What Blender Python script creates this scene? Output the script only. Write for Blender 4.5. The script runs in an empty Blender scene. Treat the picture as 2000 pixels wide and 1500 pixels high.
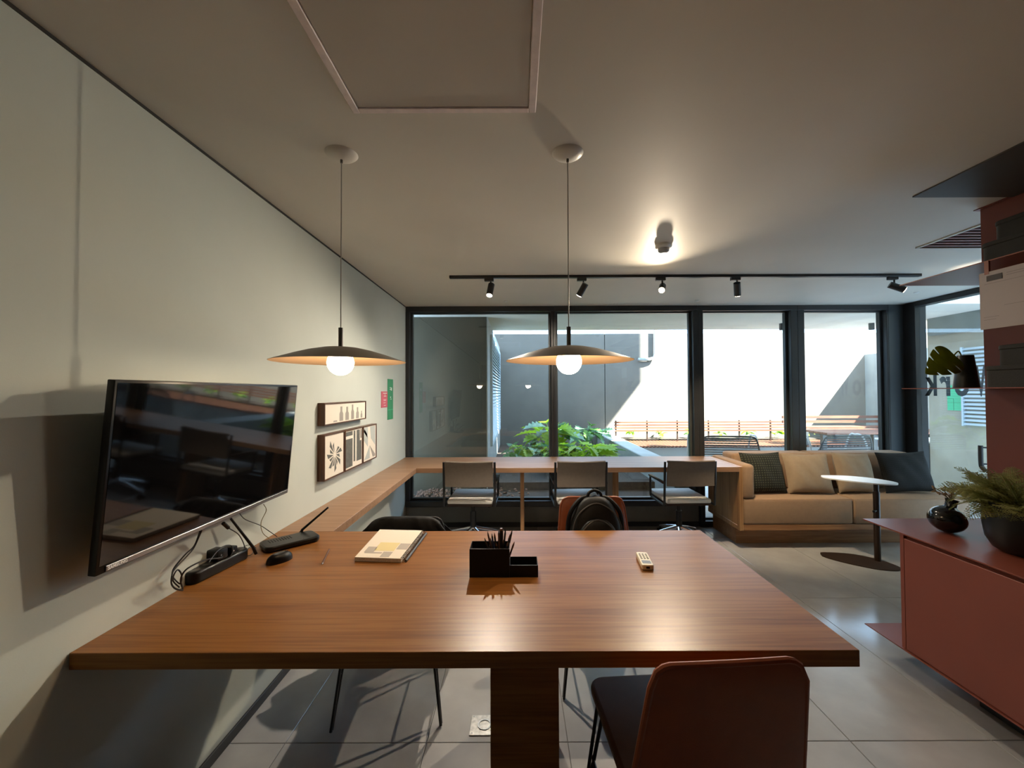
import bpy, bmesh, math, random
from mathutils import Vector, Matrix, Euler

random.seed(7)
R = math.radians
SC = bpy.context.scene
COL = SC.collection

# ------------------------------------------------------------------ camera
F = 805.0
CAM_H = 1.47
PITCH = math.atan(16 / F)
ROLL = -0.004
cam_data = bpy.data.cameras.new('camera')
cam = bpy.data.objects.new('camera', cam_data)
COL.objects.link(cam)
cam_data.sensor_width = 36
cam_data.lens = 36 * F / 2000
cam_data.shift_x = -0.005
cam_data.clip_start = 0.02
CAM_M = Matrix.Translation((0, 0, CAM_H)) @ Euler((R(90) + PITCH, 0, 0)).to_matrix().to_4x4() @ Matrix.Rotation(ROLL, 4, 'Z')
cam.matrix_world = CAM_M
SC.camera = cam

# ------------------------------------------------------------------ sky, sun, exposure
world = bpy.data.worlds.new('sky')
SC.world = world
world.use_nodes = True
bg = world.node_tree.nodes['Background']
bg.inputs['Color'].default_value = (0.47, 0.69, 1.0, 1)
bg.inputs['Strength'].default_value = 5.0
SUN_DIR = Vector((-0.85, 0.60, -1.10)).normalized()
sun_data = bpy.data.lights.new('sun', 'SUN')
sun_data.energy = 48.0
sun_data.angle = R(0.6)
sun_data.color = (1.0, 0.97, 0.92)
sun = bpy.data.objects.new('sun', sun_data)
COL.objects.link(sun)
sun.location = (8, -2, 9)
sun.rotation_euler = SUN_DIR.to_track_quat('-Z', 'Y').to_euler()
SC.view_settings.view_transform = 'Standard'
SC.view_settings.look = 'None'
SC.view_settings.gamma = 1
SC.view_settings.use_curve_mapping = False
SC.view_settings.exposure = 0.7
SC.cycles.max_bounces = 10
SC.cycles.diffuse_bounces = 6
SC.cycles.glossy_bounces = 5
SC.cycles.transparent_max_bounces = 16
SC.cycles.sample_clamp_indirect = 6
SC.cycles.caustics_reflective = False
SC.cycles.caustics_refractive = False
SC.cycles.use_denoising = True


def ray(px, py):
    d = Vector(((px - 1010.0) / F, -(py - 750.0) / F, -1.0))
    return (CAM_M.to_3x3() @ d).normalized()


def at(px, py, x=None, y=None, z=None):
    """Point of the place seen at a photograph pixel, on a plane x=, y= or z=."""
    d = ray(px, py)
    o = Vector((0, 0, CAM_H))
    if x is not None:
        t = (x - o.x) / d.x
    elif y is not None:
        t = (y - o.y) / d.y
    else:
        t = (z - o.z) / d.z
    return o + d * t


# ------------------------------------------------------------------ materials
MATS = {}


def nodes_of(name):
    m = bpy.data.materials.new(name)
    m.use_nodes = True
    nt = m.node_tree
    b = nt.nodes['Principled BSDF']
    return m, nt, b


def setb(b, **k):
    for kk, v in k.items():
        b.inputs[kk.replace('_', ' ')].default_value = v


def plain(name, col, rough=0.5, metal=0.0, spec=0.5, noise=0.0, nscale=20, bump=0.0, bscale=200, sheen=0.0, coat=0.0):
    m, nt, b = nodes_of(name)
    b.inputs['Base Color'].default_value = (*col, 1)
    b.inputs['Roughness'].default_value = rough
    b.inputs['Metallic'].default_value = metal
    b.inputs['Specular IOR Level'].default_value = spec
    if sheen:
        b.inputs['Sheen Weight'].default_value = sheen
    if coat:
        b.inputs['Coat Weight'].default_value = coat
    tc = nt.nodes.new('ShaderNodeTexCoord')
    if noise:
        n = nt.nodes.new('ShaderNodeTexNoise')
        n.inputs['Scale'].default_value = nscale
        n.inputs['Detail'].default_value = 6
        nt.links.new(tc.outputs['Object'], n.inputs['Vector'])
        r = nt.nodes.new('ShaderNodeValToRGB')
        r.color_ramp.elements[0].position = 0.3
        r.color_ramp.elements[1].position = 0.7
        r.color_ramp.elements[0].color = (*[c * (1 - noise) for c in col], 1)
        r.color_ramp.elements[1].color = (*[min(1, c * (1 + noise)) for c in col], 1)
        nt.links.new(n.outputs['Fac'], r.inputs['Fac'])
        nt.links.new(r.outputs['Color'], b.inputs['Base Color'])
    if bump:
        n2 = nt.nodes.new('ShaderNodeTexNoise')
        n2.inputs['Scale'].default_value = bscale
        n2.inputs['Detail'].default_value = 4
        nt.links.new(tc.outputs['Object'], n2.inputs['Vector'])
        bp = nt.nodes.new('ShaderNodeBump')
        bp.inputs['Strength'].default_value = bump
        bp.inputs['Distance'].default_value = 0.002
        nt.links.new(n2.outputs['Fac'], bp.inputs['Height'])
        nt.links.new(bp.outputs['Normal'], b.inputs['Normal'])
    MATS[name] = m
    return m


def wood(name, dark, mid, light, scale=(0.7, 7, 7), rough=0.32, fib=(3, 130, 130), spec=0.5, coat=0.0):
    m, nt, b = nodes_of(name)
    L = nt.links.new
    tc = nt.nodes.new('ShaderNodeTexCoord')
    mp = nt.nodes.new('ShaderNodeMapping')
    mp.inputs['Scale'].default_value = scale
    L(tc.outputs['Object'], mp.inputs['Vector'])
    n1 = nt.nodes.new('ShaderNodeTexNoise')
    n1.inputs['Scale'].default_value = 1.6
    n1.inputs['Detail'].default_value = 5
    n1.inputs['Distortion'].default_value = 0.5
    L(mp.outputs['Vector'], n1.inputs['Vector'])
    # contour lines of the noise make the cathedral figure
    mul = nt.nodes.new('ShaderNodeMath'); mul.operation = 'MULTIPLY'; mul.inputs[1].default_value = 34
    L(n1.outputs['Fac'], mul.inputs[0])
    sn = nt.nodes.new('ShaderNodeMath'); sn.operation = 'SINE'
    L(mul.outputs[0], sn.inputs[0])
    mp2 = nt.nodes.new('ShaderNodeMapping')
    mp2.inputs['Scale'].default_value = fib
    L(tc.outputs['Object'], mp2.inputs['Vector'])
    n2 = nt.nodes.new('ShaderNodeTexNoise')
    n2.inputs['Scale'].default_value = 1.0
    n2.inputs['Detail'].default_value = 3
    L(mp2.outputs['Vector'], n2.inputs['Vector'])
    mp3 = nt.nodes.new('ShaderNodeMapping')
    mp3.inputs['Scale'].default_value = tuple(s * 2.2 for s in scale)
    L(tc.outputs['Object'], mp3.inputs['Vector'])
    n3 = nt.nodes.new('ShaderNodeTexNoise')
    n3.inputs['Scale'].default_value = 1.0
    n3.inputs['Detail'].default_value = 2
    L(mp3.outputs['Vector'], n3.inputs['Vector'])
    a = nt.nodes.new('ShaderNodeMath'); a.operation = 'MULTIPLY_ADD'
    a.inputs[1].default_value = 0.06
    L(sn.outputs[0], a.inputs[0]); L(n2.outputs['Fac'], a.inputs[2])
    c = nt.nodes.new('ShaderNodeMath'); c.operation = 'MULTIPLY_ADD'
    c.inputs[1].default_value = 0.7
    L(n3.outputs['Fac'], c.inputs[0]); L(a.outputs[0], c.inputs[2])
    r = nt.nodes.new('ShaderNodeValToRGB')
    e = r.color_ramp.elements
    e[0].position = 0.55; e[0].color = (*dark, 1)
    e[1].position = 1.15 if False else 1.0; e[1].color = (*light, 1)
    k = r.color_ramp.elements.new(0.8); k.color = (*mid, 1)
    L(c.outputs[0], r.inputs['Fac'])
    L(r.outputs['Color'], b.inputs['Base Color'])
    b.inputs['Roughness'].default_value = rough
    b.inputs['Specular IOR Level'].default_value = spec
    b.inputs['Coat Weight'].default_value = coat
    b.inputs['Coat Roughness'].default_value = 0.22
    bp = nt.nodes.new('ShaderNodeBump')
    bp.inputs['Strength'].default_value = 0.12
    bp.inputs['Distance'].default_value = 0.001
    L(n2.outputs['Fac'], bp.inputs['Height'])
    L(bp.outputs['Normal'], b.inputs['Normal'])
    MATS[name] = m
    return m


def emit(name, col, s):
    m, nt, b = nodes_of(name)
    b.inputs['Base Color'].default_value = (*col, 1)
    b.inputs['Emission Color'].default_value = (*col, 1)
    b.inputs['Emission Strength'].default_value = s
    MATS[name] = m
    return m


def glass(name, tint=(0.93, 0.97, 0.96), refl=1.0):
    m = bpy.data.materials.new(name)
    m.use_nodes = True
    nt = m.node_tree
    nt.nodes.clear()
    out = nt.nodes.new('ShaderNodeOutputMaterial')
    tr = nt.nodes.new('ShaderNodeBsdfTransparent')
    tr.inputs['Color'].default_value = (*tint, 1)
    gl = nt.nodes.new('ShaderNodeBsdfGlossy')
    gl.inputs['Roughness'].default_value = 0.0
    gl.inputs['Color'].default_value = (refl, refl, refl, 1)
    lw = nt.nodes.new('ShaderNodeLayerWeight')      # 'Facing' is the same from both sides of the pane
    pw = nt.nodes.new('ShaderNodeMath'); pw.operation = 'POWER'; pw.inputs[1].default_value = 5
    nt.links.new(lw.outputs['Facing'], pw.inputs[0])
    fr = nt.nodes.new('ShaderNodeMath'); fr.operation = 'MULTIPLY_ADD'
    fr.inputs[1].default_value = 0.96; fr.inputs[2].default_value = 0.04
    nt.links.new(pw.outputs[0], fr.inputs[0])
    mx = nt.nodes.new('ShaderNodeMixShader')
    nt.links.new(fr.outputs[0], mx.inputs[0])
    nt.links.new(tr.outputs[0], mx.inputs[1])
    nt.links.new(gl.outputs[0], mx.inputs[2])
    nt.links.new(mx.outputs[0], out.inputs['Surface'])
    MATS[name] = m
    return m


def leafmat(name, a, b_, rough=0.4, trans=0.3, nscale=14):
    m, nt, b = nodes_of(name)
    tc = nt.nodes.new('ShaderNodeTexCoord')
    n = nt.nodes.new('ShaderNodeTexNoise')
    n.inputs['Scale'].default_value = nscale
    nt.links.new(tc.outputs['Object'], n.inputs['Vector'])
    r = nt.nodes.new('ShaderNodeValToRGB')
    r.color_ramp.elements[0].position = 0.35
    r.color_ramp.elements[1].position = 0.65
    r.color_ramp.elements[0].color = (*a, 1)
    r.color_ramp.elements[1].color = (*b_, 1)
    nt.links.new(n.outputs['Fac'], r.inputs['Fac'])
    nt.links.new(r.outputs['Color'], b.inputs['Base Color'])
    b.inputs['Roughness'].default_value = rough
    t = nt.nodes.new('ShaderNodeBsdfTranslucent')
    nt.links.new(r.outputs['Color'], t.inputs['Color'])
    mx = nt.nodes.new('ShaderNodeMixShader')
    mx.inputs[0].default_value = trans
    out = nt.nodes['Material Output']
    nt.links.new(b.outputs[0], mx.inputs[1])
    nt.links.new(t.outputs[0], mx.inputs[2])
    nt.links.new(mx.outputs[0], out.inputs['Surface'])
    MATS[name] = m
    return m


def weave(name, a, b_, scale=60):
    m, nt, b = nodes_of(name)
    tc = nt.nodes.new('ShaderNodeTexCoord')
    w1 = nt.nodes.new('ShaderNodeTexWave'); w1.bands_direction = 'X'
    w2 = nt.nodes.new('ShaderNodeTexWave'); w2.bands_direction = 'Z'
    for w in (w1, w2):
        w.inputs['Scale'].default_value = scale / 6.28
        w.inputs['Distortion'].default_value = 0.6
        nt.links.new(tc.outputs['Object'], w.inputs['Vector'])
    mul = nt.nodes.new('ShaderNodeMath'); mul.operation = 'MULTIPLY'
    nt.links.new(w1.outputs['Fac'], mul.inputs[0]); nt.links.new(w2.outputs['Fac'], mul.inputs[1])
    r = nt.nodes.new('ShaderNodeValToRGB')
    r.color_ramp.elements[0].position = 0.25; r.color_ramp.elements[0].color = (*a, 1)
    r.color_ramp.elements[1].position = 0.55; r.color_ramp.elements[1].color = (*b_, 1)
    nt.links.new(mul.outputs[0], r.inputs['Fac'])
    nt.links.new(r.outputs['Color'], b.inputs['Base Color'])
    b.inputs['Roughness'].default_value = 0.9
    bp = nt.nodes.new('ShaderNodeBump'); bp.inputs['Strength'].default_value = 0.6; bp.inputs['Distance'].default_value = 0.004
    nt.links.new(mul.outputs[0], bp.inputs['Height']); nt.links.new(bp.outputs['Normal'], b.inputs['Normal'])
    MATS[name] = m
    return m


plain('wall_paint', (0.52, 0.555, 0.515), 0.75, noise=0.03, nscale=3, bump=0.1, bscale=300, spec=0.3)
plain('ceiling_paint', (0.63, 0.60, 0.53), 0.6, noise=0.03, nscale=2, spec=0.35)
plain('back_paint', (0.13, 0.12, 0.105), 0.8, noise=0.05, nscale=2)
plain('hatch_paint', (0.53, 0.49, 0.425), 0.6, noise=0.03, nscale=2)
plain('trim_pink', (0.80, 0.70, 0.68), 0.45, noise=0.08, nscale=30)
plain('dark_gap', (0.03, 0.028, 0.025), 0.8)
plain('tile', (0.39, 0.385, 0.385), 0.17, noise=0.10, nscale=5, bump=0.03, bscale=60, spec=1.0)
plain('grout', (0.16, 0.15, 0.14), 0.8)
plain('sill_wall', (0.20, 0.205, 0.19), 0.7, noise=0.06, nscale=8)
plain('frame_black', (0.018, 0.019, 0.021), 0.38, noise=0.1, nscale=8, spec=0.5)
plain('frame_grey', (0.055, 0.062, 0.065), 0.4, metal=0.3)
glass('window_glass')
wood('table_wood', (0.160, 0.060, 0.013), (0.215, 0.085, 0.019), (0.265, 0.115, 0.029), rough=0.34, spec=0.33)
wood('counter_wood', (0.20, 0.105, 0.055), (0.26, 0.142, 0.076), (0.31, 0.18, 0.102), rough=0.42, scale=(0.7, 9, 9), spec=0.7)
wood('panel_wood', (0.23, 0.115, 0.045), (0.33, 0.175, 0.075), (0.42, 0.24, 0.11), scale=(9, 9, 0.7), fib=(130, 130, 3), rough=0.4)
wood('base_wood', (0.20, 0.09, 0.035), (0.28, 0.135, 0.058), (0.36, 0.19, 0.085), rough=0.4)
wood('walnut', (0.045, 0.016, 0.007), (0.075, 0.028, 0.012), (0.11, 0.045, 0.02), scale=(9, 9, 1), fib=(160, 160, 4), rough=0.4)
wood('bench_wood', (0.09, 0.028, 0.015), (0.13, 0.045, 0.024), (0.18, 0.07, 0.035), rough=0.5)
plain('red_metal', (0.23, 0.060, 0.036), 0.36, noise=0.05, nscale=4, bump=0.06, bscale=500, spec=0.5)
plain('red_panel', (0.205, 0.048, 0.028), 0.5, noise=0.05, nscale=4, bump=0.08, bscale=500)
plain('leather_orange', (0.27, 0.062, 0.018), 0.42, noise=0.08, nscale=25, bump=0.2, bscale=350)
plain('leather_brown', (0.14, 0.075, 0.045), 0.5, noise=0.08, nscale=25, bump=0.2, bscale=350)
plain('black_fabric', (0.006, 0.006, 0.007), 0.6, noise=0.2, nscale=60, bump=0.3, bscale=400, spec=0.25)
plain('backpack_fabric', (0.007, 0.007, 0.007), 0.5, noise=0.2, nscale=60, bump=0.3, bscale=600, spec=0.3)
plain('black_metal', (0.012, 0.012, 0.013), 0.35, metal=0.2)
plain('black_plastic', (0.004, 0.004, 0.0045), 0.3, spec=0.3)
plain('black_matte', (0.005, 0.005, 0.005), 0.6, bump=0.1, spec=0.3)
plain('dark_grey_plastic', (0.05, 0.05, 0.052), 0.4)
plain('screen', (0.003, 0.003, 0.0035), 0.045, spec=0.5)
plain('silver', (0.30, 0.30, 0.31), 0.35, metal=0.8)
plain('chrome', (0.80, 0.81, 0.83), 0.22, metal=0.9)
plain('steel', (0.45, 0.44, 0.42), 0.28, metal=1.0, noise=0.25, nscale=60)
plain('logo_white', (0.85, 0.85, 0.85), 0.4)
plain('canvas_brown', (0.155, 0.125, 0.10), 0.85, noise=0.06, nscale=40, bump=0.3, bscale=700)
plain('seat_white', (0.78, 0.77, 0.74), 0.7, bump=0.2, bscale=600)
plain('sofa_fabric', (0.31, 0.20, 0.122), 0.85, noise=0.05, nscale=30, bump=0.4, bscale=700, sheen=0.1)
plain('cushion_beige', (0.28, 0.215, 0.148), 0.85, noise=0.05, nscale=30, bump=0.3, bscale=600)
weave('cushion_check', (0.010, 0.012, 0.009), (0.05, 0.056, 0.036), 86)
weave('cushion_dark', (0.006, 0.007, 0.007), (0.026, 0.028, 0.026), 300)
plain('shade_outer', (0.16, 0.125, 0.085), 0.45, metal=0.1)
plain('shade_inner', (0.66, 0.44, 0.25), 0.5)
plain('canopy_white', (0.66, 0.62, 0.54), 0.45)
plain('cord', (0.42, 0.40, 0.35), 0.5)
plain('stem_grey', (0.10, 0.09, 0.075), 0.4)
emit('globe', (1.0, 0.80, 0.55), 27.0)
emit('spot_lens', (1.0, 0.84, 0.62), 26.0)
emit('spot_lens_hot', (1.0, 0.72, 0.38), 60.0)
plain('white_plastic', (0.68, 0.67, 0.63), 0.4)
plain('cream_plastic', (0.66, 0.60, 0.47), 0.4)
plain('button_dark', (0.10, 0.085, 0.06), 0.5)
plain('lcd_grey', (0.22, 0.23, 0.23), 0.2)
plain('paper', (0.72, 0.66, 0.56), 0.7)
plain('paper_edge', (0.58, 0.53, 0.46), 0.8, noise=0.2, nscale=200)
plain('paper_yellow', (0.66, 0.56, 0.28), 0.7)
plain('paper_grey', (0.40, 0.36, 0.32), 0.7)
plain('art_paper', (0.72, 0.66, 0.57), 0.7)
plain('art_dark', (0.10, 0.10, 0.09), 0.7, noise=0.2, nscale=40)
plain('art_grey', (0.30, 0.27, 0.24), 0.7)
plain('art_blue', (0.42, 0.45, 0.43), 0.7)
plain('sign_green', (0.03, 0.26, 0.11), 0.5)
plain('sign_pink', (0.55, 0.10, 0.14), 0.5)
plain('sign_text', (0.75, 0.75, 0.70), 0.5)
plain('sign_green_out', (0.06, 0.55, 0.26), 0.5)
plain('sign_paper', (0.36, 0.31, 0.31), 0.5)
plain('ink', (0.03, 0.025, 0.03), 0.6)
plain('ink_soft', (0.22, 0.19, 0.19), 0.6)
plain('side_table_top', (0.84, 0.86, 0.88), 0.4)
plain('brown_metal', (0.035, 0.020, 0.014), 0.4, metal=0.2)
plain('vase_black', (0.006, 0.006, 0.006), 0.12, spec=0.6)
plain('pot_black', (0.010, 0.011, 0.010), 0.35)
plain('felt_black', (0.014, 0.013, 0.011), 0.8, bump=0.3)
plain('soil', (0.05, 0.035, 0.025), 0.95, noise=0.3, nscale=30)
plain('dried_flower', (0.30, 0.20, 0.10), 0.8, noise=0.3, nscale=60)
leafmat('fern_green', (0.16, 0.19, 0.045), (0.38, 0.37, 0.13), 0.55, 0.35)
leafmat('monstera_green', (0.20, 0.22, 0.030), (0.30, 0.32, 0.055), 0.35, 0.55)
leafmat('leaf_bright', (0.26, 0.46, 0.015), (0.42, 0.62, 0.03), 0.5, 0.5, 6)
leafmat('leaf_blue', (0.10, 0.24, 0.11), (0.22, 0.38, 0.22), 0.35, 0.3, 6)
leafmat('leaf_deep', (0.07, 0.20, 0.03), (0.16, 0.33, 0.06), 0.35, 0.3, 6)
plain('concrete', (0.36, 0.37, 0.355), 0.85, noise=0.10, nscale=2.5, bump=0.2, bscale=80)
plain('concrete_warm', (0.40, 0.36, 0.27), 0.85, noise=0.16, nscale=2.2, bump=0.2, bscale=80)
plain('concrete_dark', (0.21, 0.235, 0.22), 0.8, noise=0.12, nscale=5)
plain('far_wall', (0.155, 0.138, 0.118), 0.85, noise=0.08, nscale=3, bump=0.2, bscale=60)
plain('dark_cladding', (0.055, 0.042, 0.022), 0.9, noise=0.08, nscale=3)
plain('louvre', (0.55, 0.62, 0.66), 0.5)
plain('soffit', (0.72, 0.67, 0.58), 0.8, noise=0.05, nscale=2)
plain('pavement', (0.45, 0.45, 0.44), 0.8, noise=0.1, nscale=6)
plain('pebble', (0.20, 0.11, 0.075), 0.8, noise=0.4, nscale=25)
plain('rope_grey', (0.07, 0.068, 0.066), 0.5)
plain('tube_white', (0.62, 0.62, 0.60), 0.4)
plain('shadow_grey', (0.30, 0.32, 0.32), 0.5)
plain('cable_black', (0.008, 0.008, 0.008), 0.45)
plain('cable_beige', (0.22, 0.19, 0.11), 0.5)
plain('plug_grey', (0.10, 0.10, 0.095), 0.4)
plain('pencil_dark', (0.014, 0.012, 0.012), 0.35)
plain('pencil_brown', (0.10, 0.035, 0.015), 0.4)
plain('pencil_blue', (0.012, 0.016, 0.05), 0.35)
plain('dark_panel', (0.060, 0.052, 0.042), 0.6, noise=0.05)
plain('bolt', (0.35, 0.33, 0.30), 0.3, metal=0.9)


# ------------------------------------------------------------------ builders
def world_matrix(o):
    m = o.matrix_basis.copy()
    p = o.parent
    while p:
        m = p.matrix_basis @ m
        p = p.parent
    return m


def tag(o, label=None, cat=None, group=None, kind=None):
    if label: o['label'] = label
    if cat: o['category'] = cat
    if group: o['group'] = group
    if kind: o['kind'] = kind
    return o


def thing(name, label, cat, loc=(0, 0, 0), rz=0.0, group=None, rot=None):
    o = bpy.data.objects.new(name, None)
    o.empty_display_size = 0.1
    COL.objects.link(o)
    o.location = loc
    o.rotation_euler = rot if rot else (0, 0, rz)
    return tag(o, label, cat, group)


def struct(name, loc=(0, 0, 0)):
    o = bpy.data.objects.new(name, None)
    COL.objects.link(o)
    o.location = loc
    o['kind'] = 'structure'
    return o


class B:
    def __init__(s):
        s.bm = bmesh.new()

    def _add(s, verts, faces, M=None):
        vs = [s.bm.verts.new(M @ Vector(v) if M else v) for v in verts]
        for f in faces:
            try:
                s.bm.faces.new([vs[i] for i in f])
            except ValueError:
                pass
        return s

    def box(s, x0, x1, y0, y1, z0, z1, bev=0.0, seg=2, M=None):
        if x0 > x1: x0, x1 = x1, x0
        if y0 > y1: y0, y1 = y1, y0
        if z0 > z1: z0, z1 = z1, z0
        v = [(x, y, z) for z in (z0, z1) for y in (y0, y1) for x in (x0, x1)]
        f = [(0, 2, 3, 1), (4, 5, 7, 6), (0, 1, 5, 4), (2, 6, 7, 3), (0, 4, 6, 2), (1, 3, 7, 5)]
        if bev:
            t = bmesh.new()
            vs = [t.verts.new(p) for p in v]
            for q in f: t.faces.new([vs[i] for i in q])
            bmesh.ops.bevel(t, geom=t.edges[:], offset=bev, segments=seg, affect='EDGES', profile=0.5)
            s.merge(t, M)
        else:
            s._add(v, f, M)
        return s

    def merge(s, t, M=None):
        t.verts.ensure_lookup_table(); t.verts.index_update()
        vs = [tuple(v.co) for v in t.verts]
        fs = [tuple(v.index for v in f.verts) for f in t.faces]
        s._add(vs, fs, M)
        t.free()
        return s

    def cyl(s, p0, p1, r0, r1=None, n=16, cap=True):
        p0, p1 = Vector(p0), Vector(p1)
        r1 = r0 if r1 is None else r1
        d = (p1 - p0)
        q = d.normalized().to_track_quat('Z', 'Y')
        v = []
        for p, r in ((p0, r0), (p1, r1)):
            for i in range(n):
                a = 2 * math.pi * i / n
                v.append(p + q @ Vector((r * math.cos(a), r * math.sin(a), 0)))
        f = [(i, (i + 1) % n, n + (i + 1) % n, n + i) for i in range(n)]
        if cap:
            f += [tuple(reversed(range(n))), tuple(range(n, 2 * n))]
        return s._add(v, f)

    def tube(s, pts, r, n=8, closed=False, cap=True):
        pts = [Vector(p) for p in pts]
        m = len(pts)
        v = []; prev = None
        for k, p in enumerate(pts):
            a = pts[(k - 1) % m] if (closed or k > 0) else p
            b = pts[(k + 1) % m] if (closed or k < m - 1) else p
            t = (b - a).normalized()
            if prev is None:
                up = Vector((0, 0, 1)) if abs(t.z) < 0.9 else Vector((1, 0, 0))
                u = t.cross(up).normalized()
            else:
                u = (prev - t * prev.dot(t))
                u = u.normalized() if u.length > 1e-6 else t.orthogonal().normalized()
            prev = u
            w = t.cross(u)
            rr = r(k / (m - 1)) if callable(r) else r
            for i in range(n):
                a_ = 2 * math.pi * i / n
                v.append(p + (u * math.cos(a_) + w * math.sin(a_)) * rr)
        f = []
        for k in range(m if closed else m - 1):
            k2 = (k + 1) % m
            for i in range(n):
                j = (i + 1) % n
                f.append((k * n + i, k * n + j, k2 * n + j, k2 * n + i))
        if cap and not closed:
            f += [tuple(reversed(range(n))), tuple(range((m - 1) * n, m * n))]
        return s._add(v, f)

    def lathe(s, prof, c=(0, 0, 0), n=32, M=None, sx=1, sy=1, cap=False):
        v = []
        for r, z in prof:
            for i in range(n):
                a = 2 * math.pi * i / n
                v.append((c[0] + r * math.cos(a) * sx, c[1] + r * math.sin(a) * sy, c[2] + z))
        f = []
        for k in range(len(prof) - 1):
            for i in range(n):
                j = (i + 1) % n
                f.append((k * n + i, k * n + j, (k + 1) * n + j, (k + 1) * n + i))
        if cap:
            f += [tuple(reversed(range(n))), tuple(range((len(prof) - 1) * n, len(prof) * n))]
        return s._add(v, f, M)

    def prism(s, poly, a0, a1, axis='z', M=None):
        """polygon of 2-D points extruded along an axis"""
        def P(p, a):
            return {'z': (p[0], p[1], a), 'x': (a, p[0], p[1]), 'y': (p[0], a, p[1])}[axis]
        n = len(poly)
        v = [P(p, a0) for p in poly] + [P(p, a1) for p in poly]
        f = [tuple(reversed(range(n))), tuple(range(n, 2 * n))]
        f += [(i, (i + 1) % n, n + (i + 1) % n, n + i) for i in range(n)]
        return s._add(v, f, M)

    def grid(s, fn, nu, nv, closeu=False, M=None):
        v = [fn(i / (nu if closeu else nu - 1), j / (nv - 1)) for j in range(nv) for i in range(nu)]
        f = []
        for j in range(nv - 1):
            for i in range(nu if closeu else nu - 1):
                i2 = (i + 1) % nu
                f.append((j * nu + i, j * nu + i2, (j + 1) * nu + i2, (j + 1) * nu + i))
        return s._add(v, f, M)

    def sphere(s, c, r, n=16, m=10, sc=(1, 1, 1)):
        prof = [(max(1e-4, r * math.sin(math.pi * k / m)), -r * math.cos(math.pi * k / m)) for k in range(m + 1)]
        return s.lathe([(a * sc[0], z * sc[2]) for a, z in prof], c, n)

    def mesh(s, name, smooth=True, ang=35, weld=1e-5):
        bmesh.ops.remove_doubles(s.bm, verts=s.bm.verts[:], dist=weld)
        bmesh.ops.recalc_face_normals(s.bm, faces=s.bm.faces[:])
        me = bpy.data.meshes.new(name)
        s.bm.to_mesh(me)
        s.bm.free()
        if smooth:
            for p in me.polygons: p.use_smooth = True
            me.set_sharp_from_angle(angle=R(ang))
        return me

    def build(s, name, mat, parent=None, local=False, smooth=True, ang=35, weld=1e-5, label=None):
        me = s.mesh(name, smooth, ang, weld)
        o = bpy.data.objects.new(name, me)
        COL.objects.link(o)
        me.materials.append(MATS[mat])
        if parent is not None:
            if not local:
                me.transform(world_matrix(parent).inverted())
            o.parent = parent
        if label: o['label'] = label
        return o


def single(b, name, mat, label, cat, group=None, kind=None, **k):
    """a thing that is one mesh, with its origin at its base"""
    o = b.build(name, mat, **k)
    bb = [Vector(c) for c in o.bound_box]
    c = Vector(((min(p.x for p in bb) + max(p.x for p in bb)) / 2, (min(p.y for p in bb) + max(p.y for p in bb)) / 2, min(p.z for p in bb)))
    o.data.transform(Matrix.Translation(-c))
    o.location = c
    return tag(o, label, cat, group, kind)


def copy_tree(o, parent=None):
    c = o.copy()
    COL.objects.link(c)
    if parent is not None:
        c.parent = parent
    for ch in list(o.children):
        copy_tree(ch, c)
    return c


def inst(me, name, parent, M, mat=None):
    o = bpy.data.objects.new(name, me)
    COL.objects.link(o)
    o.parent = parent
    o.matrix_basis = M
    return o


def spline(pts, n=8):
    """Catmull-Rom through points"""
    pts = [Vector(p) for p in pts]
    out = []
    for i in range(len(pts) - 1):
        p0 = pts[max(0, i - 1)]; p1 = pts[i]; p2 = pts[i + 1]; p3 = pts[min(len(pts) - 1, i + 2)]
        for k in range(n):
            t = k / n
            out.append(0.5 * ((2 * p1) + (p2 - p0) * t + (2 * p0 - 5 * p1 + 4 * p2 - p3) * t * t + (3 * p1 - p0 - 3 * p2 + p3) * t ** 3))
    out.append(pts[-1])
    return out


def rrect(w, h, r, n=5, r2=None):
    """rounded rectangle outline centred on 0"""
    pts = []
    for cx, cy, a0 in ((w / 2 - r, h / 2 - r, 0), (-w / 2 + r, h / 2 - r, 90), (-w / 2 + r, -h / 2 + r, 180), (w / 2 - r, -h / 2 + r, 270)):
        for k in range(n + 1):
            a = R(a0 + 90 * k / n)
            pts.append((cx + r * math.cos(a), cy + r * math.sin(a)))
    return pts


# ------------------------------------------------------------------ dimensions of the room
XW = -1.22            # left wall
XR = 4.23             # right (glazed) wall
YB = -5.0             # wall behind
YWIN = 4.57           # window plane
ZC = 2.414            # ceiling
ZT = 0.767            # table and counter tops
TY0, TY1, TXR = 1.131, 2.106, 0.926
CY0, CX1 = 3.84, -0.94
SOFX = 2.062

# ------------------------------------------------------------------ setting: room
fl = B().box(XW, XR, YB, YWIN + 0.1, -0.12, -0.006).build('floor', 'grout', smooth=False)
fl['kind'] = 'structure'
TX, TY = 0.5935, 1.196
tm = None
TILES = {}
x0s = [1.987 - TX * k for k in range(6, -4, -1)]
y0s = [2.957 + TY * k for k in range(-6, 3)]
for i, tx in enumerate(x0s):
    for j, ty in enumerate(y0s):
        a0, a1 = max(tx, XW), min(tx + TX, XR)
        b0, b1 = max(ty, YB), min(ty + TY, YWIN)
        if a1 - a0 < 0.02 or b1 - b0 < 0.02:
            continue
        w, h = round(a1 - a0, 3), round(b1 - b0, 3)
        if (w, h) not in TILES:
            TILES[(w, h)] = B().box(0.0015, w - 0.0015, 0.0015, h - 0.0015, -0.0055, 0, bev=0.0012, seg=1).mesh('tile')
            TILES[(w, h)].materials.append(MATS['tile'])
        inst(TILES[(w, h)], 'tile', fl, Matrix.Translation((a0, b0, random.uniform(-0.0002, 0.0002))))

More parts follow.
